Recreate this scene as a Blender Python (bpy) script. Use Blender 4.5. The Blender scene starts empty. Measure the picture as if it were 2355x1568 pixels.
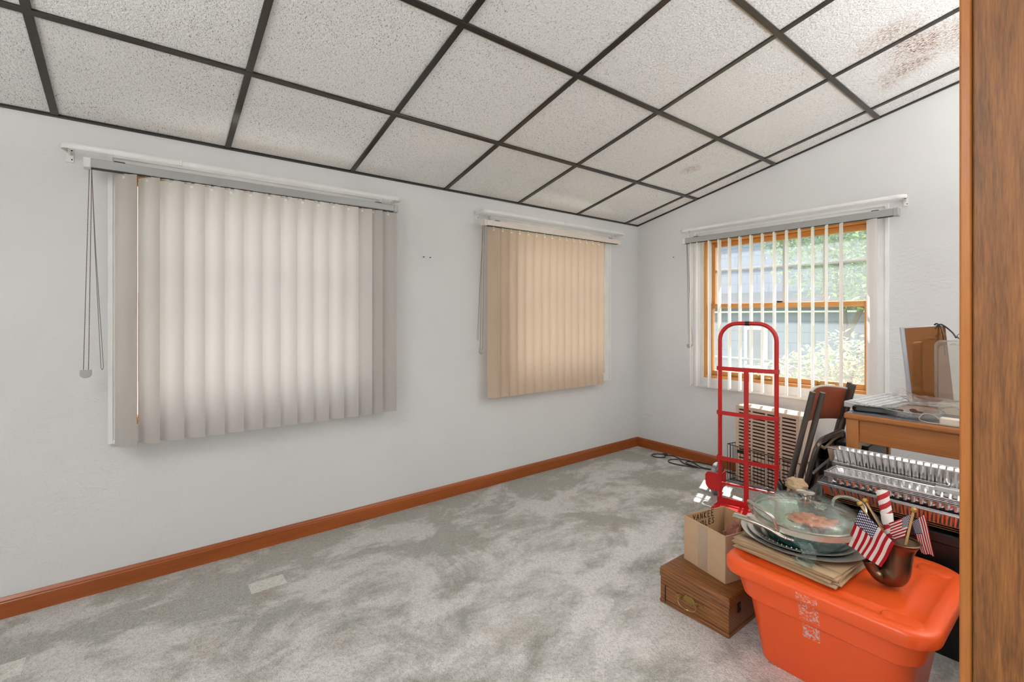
import bpy, bmesh, math, random
from mathutils import Vector, Matrix, noise as mnoise
random.seed(7)
D = bpy.data
SC = bpy.context.scene
COL = SC.collection
PI = math.pi
R = math.radians

# ------------------------------------------------------------------ helpers
def lin(c):
    def f(v):
        v /= 255.0
        return v / 12.92 if v <= 0.04045 else ((v + 0.055) / 1.055) ** 2.4
    return (f(c[0]), f(c[1]), f(c[2]), 1.0)

class NT:
    """small node-tree helper"""
    def __init__(s, name):
        s.m = D.materials.new(name); s.m.use_nodes = True
        s.t = s.m.node_tree; s.t.nodes.clear()
        s.out = s.n('ShaderNodeOutputMaterial')
    def n(s, typ, **kw):
        x = s.t.nodes.new(typ)
        for k, v in kw.items():
            if k.startswith('i_'):
                key = k[2:]
                x.inputs[int(key) if key.isdigit() else key.replace('_', ' ')].default_value = v
            else:
                setattr(x, k, v)
        return x
    def l(s, a, b): s.t.links.new(a, b)
    def math(s, op, a, b=None, clamp=False):
        x = s.n('ShaderNodeMath', operation=op); x.use_clamp = clamp
        for i, v in enumerate((a, b)):
            if v is None: continue
            if isinstance(v, (int, float)): x.inputs[i].default_value = v
            else: s.l(v, x.inputs[i])
        return x.outputs[0]
    def mix(s, fac, a, b):
        x = s.n('ShaderNodeMix', data_type='RGBA')
        for sock, v in ((x.inputs[0], fac), (x.inputs[6], a), (x.inputs[7], b)):
            if isinstance(v, (int, float)): sock.default_value = v
            elif isinstance(v, tuple): sock.default_value = v
            else: s.l(v, sock)
        return x.outputs[2]
    def ramp(s, fac, stops):
        x = s.n('ShaderNodeValToRGB'); e = x.color_ramp.elements
        while len(e) < len(stops): e.new(0.5)
        for i, (p, c) in enumerate(stops):
            e[i].position = p; e[i].color = c if len(c) == 4 else (*c, 1)
        s.l(fac, x.inputs[0]); return x.outputs[0]
    def coord(s, kind='Object', scale=(1, 1, 1), rot=(0, 0, 0), loc=(0, 0, 0)):
        tc = s.n('ShaderNodeTexCoord'); mp = s.n('ShaderNodeMapping')
        mp.inputs['Scale'].default_value = scale; mp.inputs['Rotation'].default_value = rot
        mp.inputs['Location'].default_value = loc
        s.l(tc.outputs[kind], mp.inputs[0]); return mp.outputs[0]
    def noise(s, v, scale, detail=2.0, rough=0.5, dist=0.0):
        x = s.n('ShaderNodeTexNoise'); x.inputs['Scale'].default_value = scale
        x.inputs['Detail'].default_value = detail; x.inputs['Roughness'].default_value = rough
        x.inputs['Distortion'].default_value = dist
        s.l(v, x.inputs['Vector']); return x.outputs[0]
    def bump(s, h, strength=0.3, dist=0.01):
        x = s.n('ShaderNodeBump'); x.inputs['Strength'].default_value = strength
        x.inputs['Distance'].default_value = dist; s.l(h, x.inputs['Height']); return x.outputs[0]
    def principled(s, color, rough=0.5, metal=0.0, normal=None, **kw):
        b = s.n('ShaderNodeBsdfPrincipled')
        if isinstance(color, tuple): b.inputs['Base Color'].default_value = color
        else: s.l(color, b.inputs['Base Color'])
        if isinstance(rough, (int, float)): b.inputs['Roughness'].default_value = rough
        else: s.l(rough, b.inputs['Roughness'])
        b.inputs['Metallic'].default_value = metal
        for k, v in kw.items(): b.inputs[k.replace('_', ' ')].default_value = v
        if normal is not None: s.l(normal, b.inputs['Normal'])
        return b.outputs[0]
    def mixs(s, fac, a, b):
        x = s.n('ShaderNodeMixShader')
        if isinstance(fac, (int, float)): x.inputs[0].default_value = fac
        else: s.l(fac, x.inputs[0])
        s.l(a, x.inputs[1]); s.l(b, x.inputs[2]); return x.outputs[0]
    def done(s, sh): s.l(sh, s.out.inputs[0]); return s.m

def plain(name, rgb, rough=0.5, metal=0.0, bump=0.0, bscale=60, vary=0.06):
    t = NT(name); c = t.coord()
    n = t.noise(c, bscale * 0.15, 3)
    base = lin(rgb); dk = tuple(v * (1 - vary * 2.2) for v in base[:3]) + (1,)
    col = t.mix(n, dk, tuple(min(1, v * (1 + vary)) for v in base[:3]) + (1,))
    nb = t.bump(t.noise(c, bscale, 3), bump, 0.004) if bump else None
    return t.done(t.principled(col, rough, metal, nb))

def wood(name, light, dark, axis='X', scale=1.0, rough=0.35, fig=0.5, bump=0.12):
    t = NT(name)
    st = {'X': (0.6, 9, 9), 'Y': (9, 0.6, 9), 'Z': (9, 9, 0.6)}[axis]
    v = t.coord(scale=tuple(x * scale for x in st))
    n1 = t.noise(v, 2.2, 5, 0.6, 1.2)
    v2 = t.coord(scale=tuple(x * scale * 6 for x in st))
    n2 = t.noise(v2, 3.0, 3, 0.6)
    n3 = t.noise(t.coord(scale=tuple(x * scale * .35 for x in st)), 1.6, 2, 0.5)
    f = t.math('ADD', t.math('MULTIPLY', n1, 0.6), t.math('MULTIPLY', n2, 0.4))
    f = t.math('ADD', t.math('MULTIPLY', f, 0.7), t.math('MULTIPLY', n3, 0.3))
    col = t.ramp(f, [(0.5 - fig * .28, lin(dark)), (0.5 + fig * .28, lin(light))])
    return t.done(t.principled(col, rough, 0, t.bump(n2, bump, 0.002)))

class MB:
    def __init__(s, o=(0, 0, 0)):
        s.bm = bmesh.new(); s.o = Vector(o)
    def v(s, p): return s.bm.verts.new(Vector(p) - s.o)
    def face(s, vs):
        try: return s.bm.faces.new(vs)
        except ValueError: return None
    def box(s, c, d, rot=None):
        c = Vector(c); h = Vector(d) / 2
        P = []
        for x in (-1, 1):
            for y in (-1, 1):
                for z in (-1, 1):
                    p = Vector((x * h.x, y * h.y, z * h.z))
                    if rot is not None: p = rot @ p
                    P.append(s.v(c + p))
        for f in ((0, 1, 3, 2), (4, 6, 7, 5), (0, 4, 5, 1), (2, 3, 7, 6), (0, 2, 6, 4), (1, 5, 7, 3)):
            s.face([P[i] for i in f])
        return s
    def bb(s, x0, x1, y0, y1, z0, z1):
        return s.box(((x0 + x1) / 2, (y0 + y1) / 2, (z0 + z1) / 2), (x1 - x0, y1 - y0, z1 - z0))
    def prism(s, poly, vec):
        vec = Vector(vec)
        a = [s.v(p) for p in poly]; b = [s.v(Vector(p) + vec) for p in poly]
        s.face(a[::-1]); s.face(b)
        n = len(a)
        for i in range(n): s.face([a[i], a[(i + 1) % n], b[(i + 1) % n], b[i]])
        return s
    def loft(s, rings, cap0=True, cap1=True, closed=True):
        V = [[s.v(p) for p in r] for r in rings]
        n = len(V[0])
        for i in range(len(V) - 1):
            for j in range(n if closed else n - 1):
                k = (j + 1) % n
                s.face([V[i][j], V[i][k], V[i + 1][k], V[i + 1][j]])
        if cap0: s.face(V[0][::-1])
        if cap1: s.face(V[-1])
        return s
    def tube(s, pts, r, seg=10, closed=False, sy=1.0, c0=True, c1=True):
        pts = [Vector(p) for p in pts]; n = len(pts)
        rr = r if isinstance(r, (list, tuple)) else [r] * n
        T = []
        for i in range(n):
            a = pts[(i - 1) % n] if (closed or i > 0) else pts[i]
            b = pts[(i + 1) % n] if (closed or i < n - 1) else pts[i]
            d = b - a
            T.append(d.normalized() if d.length > 1e-9 else Vector((0, 0, 1)))
        up = Vector((0, 0, 1)) if abs(T[0].z) < 0.9 else Vector((1, 0, 0))
        N = (up - T[0] * up.dot(T[0])).normalized()
        rings = []
        for i in range(n):
            N = (N - T[i] * N.dot(T[i]))
            N = N.normalized() if N.length > 1e-6 else Vector((1, 0, 0))
            B = T[i].cross(N)
            rings.append([pts[i] + (N * math.cos(2 * PI * k / seg) + B * math.sin(2 * PI * k / seg) * sy) * rr[i] for k in range(seg)])
        if closed:
            rings.append(rings[0]); s.loft(rings, False, False)
        else: s.loft(rings, c0, c1)
        return s
    def lathe(s, prof, c=(0, 0, 0), seg=32, axis='Z', a0=0, a1=2 * PI, sx=1, sy=1):
        c = Vector(c); full = abs(a1 - a0 - 2 * PI) < 1e-6
        m = seg if full else seg + 1
        rings = []
        for (r, z) in prof:
            ring = []
            for k in range(m):
                a = a0 + (a1 - a0) * k / seg
                p = Vector((max(r, 1e-5) * math.cos(a) * sx, max(r, 1e-5) * math.sin(a) * sy, z))
                if axis == 'Y': p = Vector((p.x, p.z, p.y))
                if axis == 'X': p = Vector((p.z, p.x, p.y))
                ring.append(c + p)
            rings.append(ring)
        s.loft(rings, full and prof[0][0] > 1e-4, full and prof[-1][0] > 1e-4, closed=full)
        return s
    def ball(s, c, r, seg=10, rings=6, sz=1.0):
        prof = [(r * math.sin(PI * i / rings), -r * sz * math.cos(PI * i / rings)) for i in range(rings + 1)]
        return s.lathe(prof, c, seg)
    def grid(s, nu, nv, fn):
        V = [[s.v(fn(i / nu, j / nv)) for i in range(nu + 1)] for j in range(nv + 1)]
        for j in range(nv):
            for i in range(nu):
                s.face([V[j][i], V[j][i + 1], V[j + 1][i + 1], V[j + 1][i]])
        return s
    def build(s, name, mat, parent=None, bevel=0, smooth=True, angle=35, seg=2, solid=0, subsurf=0):
        bm = s.bm
        bmesh.ops.remove_doubles(bm, verts=bm.verts, dist=1e-6)
        bmesh.ops.recalc_face_normals(bm, faces=bm.faces)
        me = D.meshes.new(name); bm.to_mesh(me); bm.free()
        if smooth:
            for p in me.polygons: p.use_smooth = True
            try: me.set_sharp_from_angle(angle=R(angle))
            except Exception: pass
        me.materials.append(mat)
        o = D.objects.new(name, me); COL.objects.link(o)
        if parent: o.parent = parent
        if solid:
            m = o.modifiers.new('Solidify', 'SOLIDIFY'); m.thickness = solid; m.offset = 0
        if bevel:
            m = o.modifiers.new('Bevel', 'BEVEL'); m.width = bevel; m.segments = seg; m.limit_method = 'ANGLE'; m.angle_limit = R(40)
            m.harden_normals = False
        if subsurf:
            m = o.modifiers.new('Sub', 'SUBSURF'); m.levels = subsurf; m.render_levels = subsurf
        return o

def tag(o, label, cat, group=None, kind=None):
    o['label'] = label; o['category'] = cat
    if group: o['group'] = group
    if kind: o['kind'] = kind
    return o
def thing(name, label, cat, loc=(0, 0, 0), rotz=0, group=None, kind=None):
    o = D.objects.new(name, None); COL.objects.link(o)
    o.empty_display_size = 0.05
    o.location = loc; o.rotation_euler = (0, 0, rotz)
    return tag(o, label, cat, group, kind)
def struct(o, label, cat):
    return tag(o, label, cat, None, 'structure')
def kids(o): return [c for c in o.children]
def dup(o, parent=None, **kw):
    c = o.copy(); COL.objects.link(c)
    if parent is not None: c.parent = parent
    for ch in kids(o): dup(ch, c)
    for k, v in kw.items(): c[k] = v
    return c
def catmull(P, n=8, closed=False):
    P = [Vector(p) for p in P]; out = []; m = len(P)
    rng = range(m) if closed else range(m - 1)
    for i in rng:
        p0 = P[(i - 1) % m] if (closed or i > 0) else P[i]
        p1 = P[i]; p2 = P[(i + 1) % m]
        p3 = P[(i + 2) % m] if (closed or i + 2 < m) else P[(i + 1) % m]
        for k in range(n):
            t = k / n
            out.append(0.5 * ((2 * p1) + (-p0 + p2) * t + (2 * p0 - 5 * p1 + 4 * p2 - p3) * t * t + (-p0 + 3 * p1 - 3 * p2 + p3) * t ** 3))
    if not closed: out.append(P[-1])
    return out
def rrect(cx, cy, hx, hy, r, z, n=6):
    out = []
    rs = r if isinstance(r, (list, tuple)) else (r,) * 4
    for i, (sx, sy, a0) in enumerate(((1, 1, 0), (-1, 1, PI / 2), (-1, -1, PI), (1, -1, 1.5 * PI))):
        q = min(rs[i], hx, hy)
        for k in range(n + 1):
            a = a0 + PI / 2 * k / n
            out.append(Vector((cx + sx * (hx - q) + q * math.cos(a), cy + sy * (hy - q) + q * math.sin(a), z)))
    return out
ROTZ = lambda a: Matrix.Rotation(a, 3, 'Z')
ROTX = lambda a: Matrix.Rotation(a, 3, 'X')
ROTY = lambda a: Matrix.Rotation(a, 3, 'Y')

# ------------------------------------------------------------------ room constants (metres)
A = 2.679            # left wall at x = -A
B = 3.552            # far wall at y = B
EYE = 1.18
ZC0 = 2.006          # ceiling height at the left wall
SL = 0.2195          # ceiling slope
XR = 1.75            # right end of the room
YB = -1.9            # back of the room, behind the camera
def zc(x): return ZC0 + (x + A) * SL
CA = math.atan(SL)

# ------------------------------------------------------------------ materials
def m_wall():
    t = NT('wall_plaster'); c = t.coord()
    sw = t.noise(t.coord(scale=(1, 1, 1.6)), 14, 4, 0.65, 1.6)
    fine = t.noise(c, 130, 2)
    mask = t.ramp(t.noise(c, 2.1, 2), [(0.42, (0, 0, 0)), (0.66, (1, 1, 1))])
    h = t.math('ADD', t.math('MULTIPLY', t.math('MULTIPLY', sw, mask), 1.6), t.math('MULTIPLY', fine, 0.22))
    col = t.mix(t.noise(c, 1.3, 3), lin((213, 213, 213)), lin((225, 225, 224)))
    return t.done(t.principled(col, 0.75, 0, t.bump(h, 0.30, 0.012)))
def m_ceiling():
    t = NT('ceiling_tile'); c = t.coord()
    # elongated pinholes, two directions
    def specks(rot, scale, lo, hi):
        v = t.coord(scale=(1.0, 2.6, 1), rot=(0, 0, rot))
        return t.ramp(t.noise(v, scale, 2.0, 0.55, 0.6), [(lo, (0, 0, 0)), (hi, (1, 1, 1))])
    s1 = specks(0.5, 118, 0.635, 0.69); s2 = specks(-0.7, 135, 0.64, 0.695)
    sp = t.math('MAXIMUM', s1, s2)
    dens = t.ramp(t.noise(c, 2.4, 1), [(0.35, (0.5, 0.5, 0.5)), (0.6, (1, 1, 1))])
    sp = t.math('MULTIPLY', sp, dens)
    # water stains (their own shapes)
    tc = t.n('ShaderNodeTexCoord')
    wob = t.n('ShaderNodeTexNoise'); wob.inputs['Scale'].default_value = 5
    t.l(tc.outputs['Object'], wob.inputs['Vector'])
    wv = t.n('ShaderNodeVectorMath', operation='MULTIPLY_ADD')
    t.l(wob.outputs['Color'], wv.inputs[0]); wv.inputs[1].default_value = (0.22, 0.22, 0)
    t.l(tc.outputs['Object'], wv.inputs[2])
    fl = t.n('ShaderNodeVectorMath', operation='MULTIPLY'); t.l(wv.outputs[0], fl.inputs[0]); fl.inputs[1].default_value = (1, 1, 0)
    stain = None
    for (x, y, r, k) in STAINS:
        d = t.n('ShaderNodeVectorMath', operation='DISTANCE'); t.l(fl.outputs[0], d.inputs[0]); d.inputs[1].default_value = (x + .11, y + .11, 0)
        f = t.ramp(t.math('DIVIDE', d.outputs['Value'], r), [(0.25, (k, k, k)), (1.0, (0, 0, 0))])
        stain = f if stain is None else t.math('MAXIMUM', stain, f)
    v3 = t.coord(scale=(1.0, 2.2, 1), rot=(0, 0, 0.2))
    sp3 = t.ramp(t.noise(v3, 85, 2.5, 0.6, 0.5), [(0.50, (0, 0, 0)), (0.57, (1, 1, 1))])
    base = t.mix(t.noise(c, 5, 3), lin((242, 242, 240)), lin((249, 249, 247)))
    base = t.mix(t.math('MULTIPLY', stain, 0.12), base, lin((206, 160, 110)))
    col = t.mix(sp, base, lin((112, 102, 88)))
    col = t.mix(t.math('MULTIPLY', sp3, stain), col, lin((138, 74, 26)))
    peb = t.noise(c, 100, 3, 0.6)
    h = t.math('SUBTRACT', t.math('MULTIPLY', peb, 0.8), t.math('MULTIPLY', sp, 0.8))
    return t.done(t.principled(col, 0.9, 0, t.bump(h, 0.8, 0.010)))
STAINS = [(-0.56, 2.90, 0.20, 1.0), (-0.66, 3.08, 0.13, 0.95), (-0.40, 3.00, 0.24, 0.75), (-0.62, 2.66, 0.15, 0.7),
          (-1.80, 2.98, 0.09, 0.7), (-0.72, 3.18, 0.09, 0.6)]
def m_carpet():
    t = NT('carpet_pile'); c = t.coord()
    big = t.noise(t.coord(scale=(1.0, 0.75, 1), rot=(0, 0, 0.5)), 2.3, 7, 0.68, 0.5)
    med = t.noise(t.coord(scale=(1, 0.6, 1), rot=(0, 0, 0.9)), 6, 4, 0.65, 0.7)
    f = t.math('ADD', t.math('MULTIPLY', big, 0.72), t.math('MULTIPLY', med, 0.34))
    worn = t.ramp(f, [(0.43, (0, 0, 0)), (0.58, (1, 1, 1))])
    # darker toward the left wall
    sep = t.n('ShaderNodeSeparateXYZ'); t.l(c, sep.inputs[0])
    leftness = t.math('MULTIPLY', t.math('ADD', sep.outputs[0], 1.15), -0.55, True)
    worn = t.math('SUBTRACT', worn, t.math('MULTIPLY', leftness, 0.72), True)
    col = t.mix(worn, lin((186, 186, 178)), lin((255, 253, 250)))
    rust = t.ramp(t.noise(c, 3.1, 3, 0.6), [(0.60, (0, 0, 0)), (0.72, (1, 1, 1))])
    col = t.mix(t.math('MULTIPLY', rust, 0.42), col, lin((176, 146, 120)))
    # pale furniture marks
    for (x, y, hx, hy) in ((-2.30, 0.43, 0.045, 0.07), (-2.27, -0.39, 0.05, 0.07)):
        dx = t.math('LESS_THAN', t.math('ABSOLUTE', t.math('SUBTRACT', sep.outputs[0], x)), hx)
        dy = t.math('LESS_THAN', t.math('ABSOLUTE', t.math('SUBTRACT', sep.outputs[1], y)), hy)
        col = t.mix(t.math('MULTIPLY', t.math('MULTIPLY', dx, dy), 0.6), col, lin((255, 254, 246)))
    pile = t.noise(c, 150, 2.0, 0.6, 1.4)
    pile2 = t.noise(c, 330, 2)
    clump = t.noise(c, 78, 2.0, 0.55, 1.2)
    h = t.math('ADD', t.math('MULTIPLY', clump, 1.3), t.math('ADD', t.math('MULTIPLY', pile, 0.7), t.math('MULTIPLY', pile2, 0.4)))
    tuft = t.ramp(t.math('ADD', t.math('MULTIPLY', pile, 0.5), t.math('MULTIPLY', clump, 0.5)), [(0.38, (0.64, 0.63, 0.62)), (0.54, (1, 1, 1))])
    x = t.n('ShaderNodeMix', data_type='RGBA', blend_type='MULTIPLY'); x.inputs[0].default_value = 0.75
    t.l(col, x.inputs[6]); t.l(tuft, x.inputs[7])
    return t.done(t.principled(x.outputs[2], 0.95, 0, t.bump(h, 0.7, 0.014)))
def m_vane(name, rgb, trans, tf):
    t = NT(name); c = t.coord(scale=(40, 40, 4))
    n = t.noise(c, 3, 3)
    col = t.mix(n, tuple(v * .92 for v in lin(rgb)[:3]) + (1,), lin(rgb))
    d = t.n('ShaderNodeBsdfDiffuse'); t.l(col, d.inputs[0])
    tr = t.n('ShaderNodeBsdfTranslucent'); tr.inputs[0].default_value = lin(trans)
    return t.done(t.mixs(tf, d.outputs[0], tr.outputs[0]))
def m_pane(name, haze):
    t = NT(name)
    tr = t.n('ShaderNodeBsdfTransparent'); tr.inputs[0].default_value = (0.97, 0.98, 0.98, 1)
    gl = t.n('ShaderNodeBsdfGlossy'); gl.inputs['Roughness'].default_value = 0.02
    lw = t.n('ShaderNodeLayerWeight'); lw.inputs[0].default_value = 0.5
    fr = t.math('ADD', t.math('MULTIPLY', t.math('POWER', lw.outputs['Facing'], 4.0), 0.6), 0.035)
    s = t.mixs(fr, tr.outputs[0], gl.outputs[0])
    if haze:
        tl = t.n('ShaderNodeBsdfTranslucent'); tl.inputs[0].default_value = (0.9, 0.92, 0.97, 1)
        s = t.mixs(haze, s, tl.outputs[0])
    return t.done(s)
def m_clear(name, tint=(0.95, 0.97, 0.97), gloss=0.35, rough=0.06, bump=0.0, bscale=30, body=0.0, bodycol=(220, 225, 225)):
    t = NT(name); c = t.coord()
    tr = t.n('ShaderNodeBsdfTransparent'); tr.inputs[0].default_value = (*tint, 1)
    gl = t.n('ShaderNodeBsdfGlossy'); gl.inputs['Roughness'].default_value = rough
    lw = t.n('ShaderNodeLayerWeight'); lw.inputs[0].default_value = 0.5
    if bump:
        nb = t.bump(t.noise(c, bscale, 3, 0.6, 1.5), bump, 0.01)
        t.l(nb, gl.inputs['Normal']); t.l(nb, lw.inputs['Normal'])
    fr = t.math('ADD', t.math('MULTIPLY', t.math('POWER', lw.outputs['Facing'], 3.0), gloss * 1.4), 0.04 + gloss * .12, True)
    s = t.mixs(fr, tr.outputs[0], gl.outputs[0])
    if body:
        df = t.n('ShaderNodeBsdfDiffuse'); df.inputs[0].default_value = lin(bodycol)
        s = t.mixs(body, s, df.outputs[0])
    return t.done(s)

WALL = m_wall(); CEIL = m_ceiling(); CARPET = m_carpet()
TRIMW = plain('white_trim_paint', (238, 238, 236), 0.4)
BASEWOOD_X = wood('baseboard_wood_x', (176, 92, 38), (112, 54, 22), 'X', 1.2, 0.3, 0.9)
BASEWOOD_Y = wood('baseboard_wood_y', (176, 92, 38), (112, 54, 22), 'Y', 1.2, 0.3, 0.9)
PINE_Z = wood('pine_z', (230, 168, 98), (200, 132, 64), 'Z', 1.3, 0.35)
PINE_X = wood('pine_x', (230, 168, 98), (200, 132, 64), 'X', 1.3, 0.35)
CASEWOOD = wood('casing_wood', (172, 110, 52), (72, 42, 18), 'Z', 2.2, 0.5, 0.56)
TBAR = plain('dark_tee_bar', (78, 74, 70), 0.24, 0.85)
GREYRAIL = plain('grey_rail_enamel', (166, 166, 164), 0.4, 0.1)
CREAMRAIL = plain('cream_rail_enamel', (226, 216, 204), 0.4)
RODW = plain('white_rod_enamel', (232, 231, 228), 0.35)
VANE1 = m_vane('vane_grey_beige', (184, 179, 174), (232, 229, 225), 0.31)
VANE2 = m_vane('vane_peach_light_tint', (202, 182, 160), (228, 206, 184), 0.24)  # same blind fabric; the peach tone from the light is put into the colour
VANE3 = m_vane('vane_glow_white', (244, 242, 240), (252, 252, 252), 0.6)  # same blind fabric whitened: sunlit glow painted into the colour
CLIP = plain('clear_clip', (225, 225, 220), 0.3)
CHAIN = plain('brown_bead_chain', (92, 72, 58), 0.35, 0.4)
CORD = plain('grey_cord', (128, 118, 108), 0.6)
GREYP = plain('grey_plastic', (168, 168, 164), 0.45)
DARK = plain('dark_metal', (40, 38, 36), 0.4, 0.5)
BLACKP = plain('black_plastic', (24, 24, 26), 0.35)
PANE = m_pane('window_glass_hazy', 0.08)
PANEC = m_pane('window_glass', 0.04)
RED = plain('red_enamel', (200, 34, 34), 0.32, 0, 0.0, 60, 0.10)
WHEELG = plain('grey_wheel_rubber', (104, 104, 110), 0.6)
TAN = plain('tan_enamel', (214, 190, 168), 0.45)
TAND = plain('dark_louvre_gap', (58, 46, 40), 0.8)
BROWNT = plain('brown_tube_enamel', (86, 76, 72), 0.28, 0.35)
VINYL = plain('red_brown_vinyl', (150, 76, 52), 0.38, 0, 0.05, 90)
def m_oak():
    t = NT('dark_oak')
    v = t.coord(scale=(1.0, 5, 5))
    d = t.noise(v, 2.2, 3, 0.5, 0.6)
    v2 = t.coord(scale=(3, 60, 60))
    g = t.noise(v2, 2.4, 4, 0.65, 0.3)
    wv = t.n('ShaderNodeTexWave', wave_type='BANDS', bands_direction='DIAGONAL'); wv.inputs['Scale'].default_value = 4.6
    wv.inputs['Distortion'].default_value = 4.0; wv.inputs['Detail'].default_value = 2.0; wv.inputs['Detail Scale'].default_value = 1.2
    t.l(t.coord(scale=(0.8, 10, 10)), wv.inputs['Vector'])
    f = t.math('ADD', t.math('MULTIPLY', wv.outputs['Fac'], 0.24), t.math('MULTIPLY', g, 0.85))
    f = t.math('ADD', f, t.math('MULTIPLY', d, 0.2))
    col = t.ramp(f, [(0.36, lin((62, 33, 15))), (0.56, lin((116, 70, 35))), (0.94, lin((158, 104, 58)))])
    return t.done(t.principled(col, 0.28, 0, t.bump(g, 0.12, 0.002)))
OAK_X = m_oak()
OAK_Y = wood('oak_y', (158, 104, 58), (92, 54, 26), 'Y', 1.7, 0.32, 1.0)
DESKW = wood('desk_wood', (196, 126, 68), (148, 86, 40), 'X', 1.0, 0.28, 0.8)
DESKWZ = wood('desk_wood_z', (206, 138, 76), (164, 98, 46), 'Z', 1.0, 0.28, 0.8)
BRASS = plain('antique_brass', (168, 142, 84), 0.28, 1.0, 0.05, 80)
CARD = plain('cardboard', (196, 164, 132), 0.85, 0, 0.05, 120, 0.05)
CARDIN = plain('cardboard_inside', (186, 146, 106), 0.9, 0, 0.05, 120, 0.05)
INK = plain('marker_ink', (34, 26, 24), 0.7)
STEELB = plain('satin_steel', (226, 216, 202), 0.36, 0.75)
STEEL = plain('brushed_steel', (206, 198, 188), 0.22, 1.0)
SILVER = plain('tarnished_silver', (206, 200, 192), 0.30, 0.6, 0.06, 26, 0.16)
GREENE = plain('dark_green_enamel', (34, 78, 74), 0.18)
FOIL = plain('foil', (216, 214, 214), 0.24, 1.0, 0.08, 70, 0.05)
FOILTAPE = m_clear('clear_tape', (1, 1, 1), 0.10, 0.2, 0.6, 60, 0.05, (238, 236, 234))
FILM = m_clear('teal_film', (0.93, 0.985, 0.975), 0.16, 0.08, 0.8, 22, 0.02, (170, 215, 205))
LIDGLASS = m_clear('lid_glass', (0.96, 0.98, 0.98), 0.28, 0.03, 0.0, 30, 0.0)
CRYSTAL = m_clear('cut_glass', (0.93, 0.95, 0.95), 0.55, 0.04, 1.0, 70, 0.06)
ACRYL = m_clear('clear_plastic', (0.93, 0.91, 0.88), 0.42, 0.08, 0.0, 30, 0.10, (226, 220, 210))
ZIPB = m_clear('zip_bag_plastic', (0.965, 0.965, 0.965), 0.30, 0.08, 0.8, 26, 0.03)
WHITEP = plain('white_plastic', (226, 226, 224), 0.4)
BEIGEP = plain('beige_plastic', (222, 208, 186), 0.5)
BRONZE = plain('old_bronze', (122, 96, 76), 0.28, 0.9, 0.05, 40, 0.18)
DOWEL = plain('dowel_wood', (208, 168, 108), 0.5)
FINIAL = plain('gilt_finial', (176, 142, 66), 0.35, 0.5)
KRAFT = plain('kraft_paper', (190, 160, 126), 0.85, 0, 0.1, 60)
REDBR = plain('crumpled_brown_paper', (146, 92, 74), 0.55, 0, 0.3, 40)
ORANGEF = plain('orange_wrapper', (220, 130, 90), 0.35, 0, 0.2, 40)
BAGBLK = plain('black_bag_film', (18, 17, 18), 0.22, 0, 0.35, 22)
COPPER = plain('coin_metal', (120, 84, 62), 0.35, 0.9)
def m_tote():
    t = NT('orange_plastic'); c = t.coord()
    base = t.mix(t.noise(c, 3, 2), lin((232, 84, 30)), lin((240, 94, 38)))
    sep = t.n('ShaderNodeSeparateXYZ'); t.l(c, sep.inputs[0])
    fr = t.math('LESS_THAN', sep.outputs[1], 0.14)
    tot = None
    for (x, z, hx, hz) in ((0.0, 0.262, 0.028, 0.030), (-0.004, 0.19, 0.024, 0.027), (0.004, 0.318, 0.030, 0.010)):
        a = t.math('LESS_THAN', t.math('ABSOLUTE', t.math('SUBTRACT', sep.outputs[0], x + TOTE_TX)), hx)
        b = t.math('LESS_THAN', t.math('ABSOLUTE', t.math('SUBTRACT', sep.outputs[2], z)), hz)
        m = t.math('MULTIPLY', a, b)
        tot = m if tot is None else t.math('MAXIMUM', tot, m)
    n = t.ramp(t.noise(t.coord(scale=(1, 1, 1.0), rot=(0, 0.3, 0)), 130, 4, 0.7, 1.0), [(0.51, (0, 0, 0)), (0.58, (1, 1, 1))])
    msk = t.math('MULTIPLY', t.math('MULTIPLY', tot, n), t.math('MULTIPLY', fr, 0.85))
    col = t.mix(msk, base, lin((206, 202, 200)))
    return t.done(t.principled(col, 0.34, 0, t.bump(t.noise(c, 220, 2), 0.06, 0.002)))
TOTE_TX = -0.015
ORANGE = m_tote()
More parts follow.
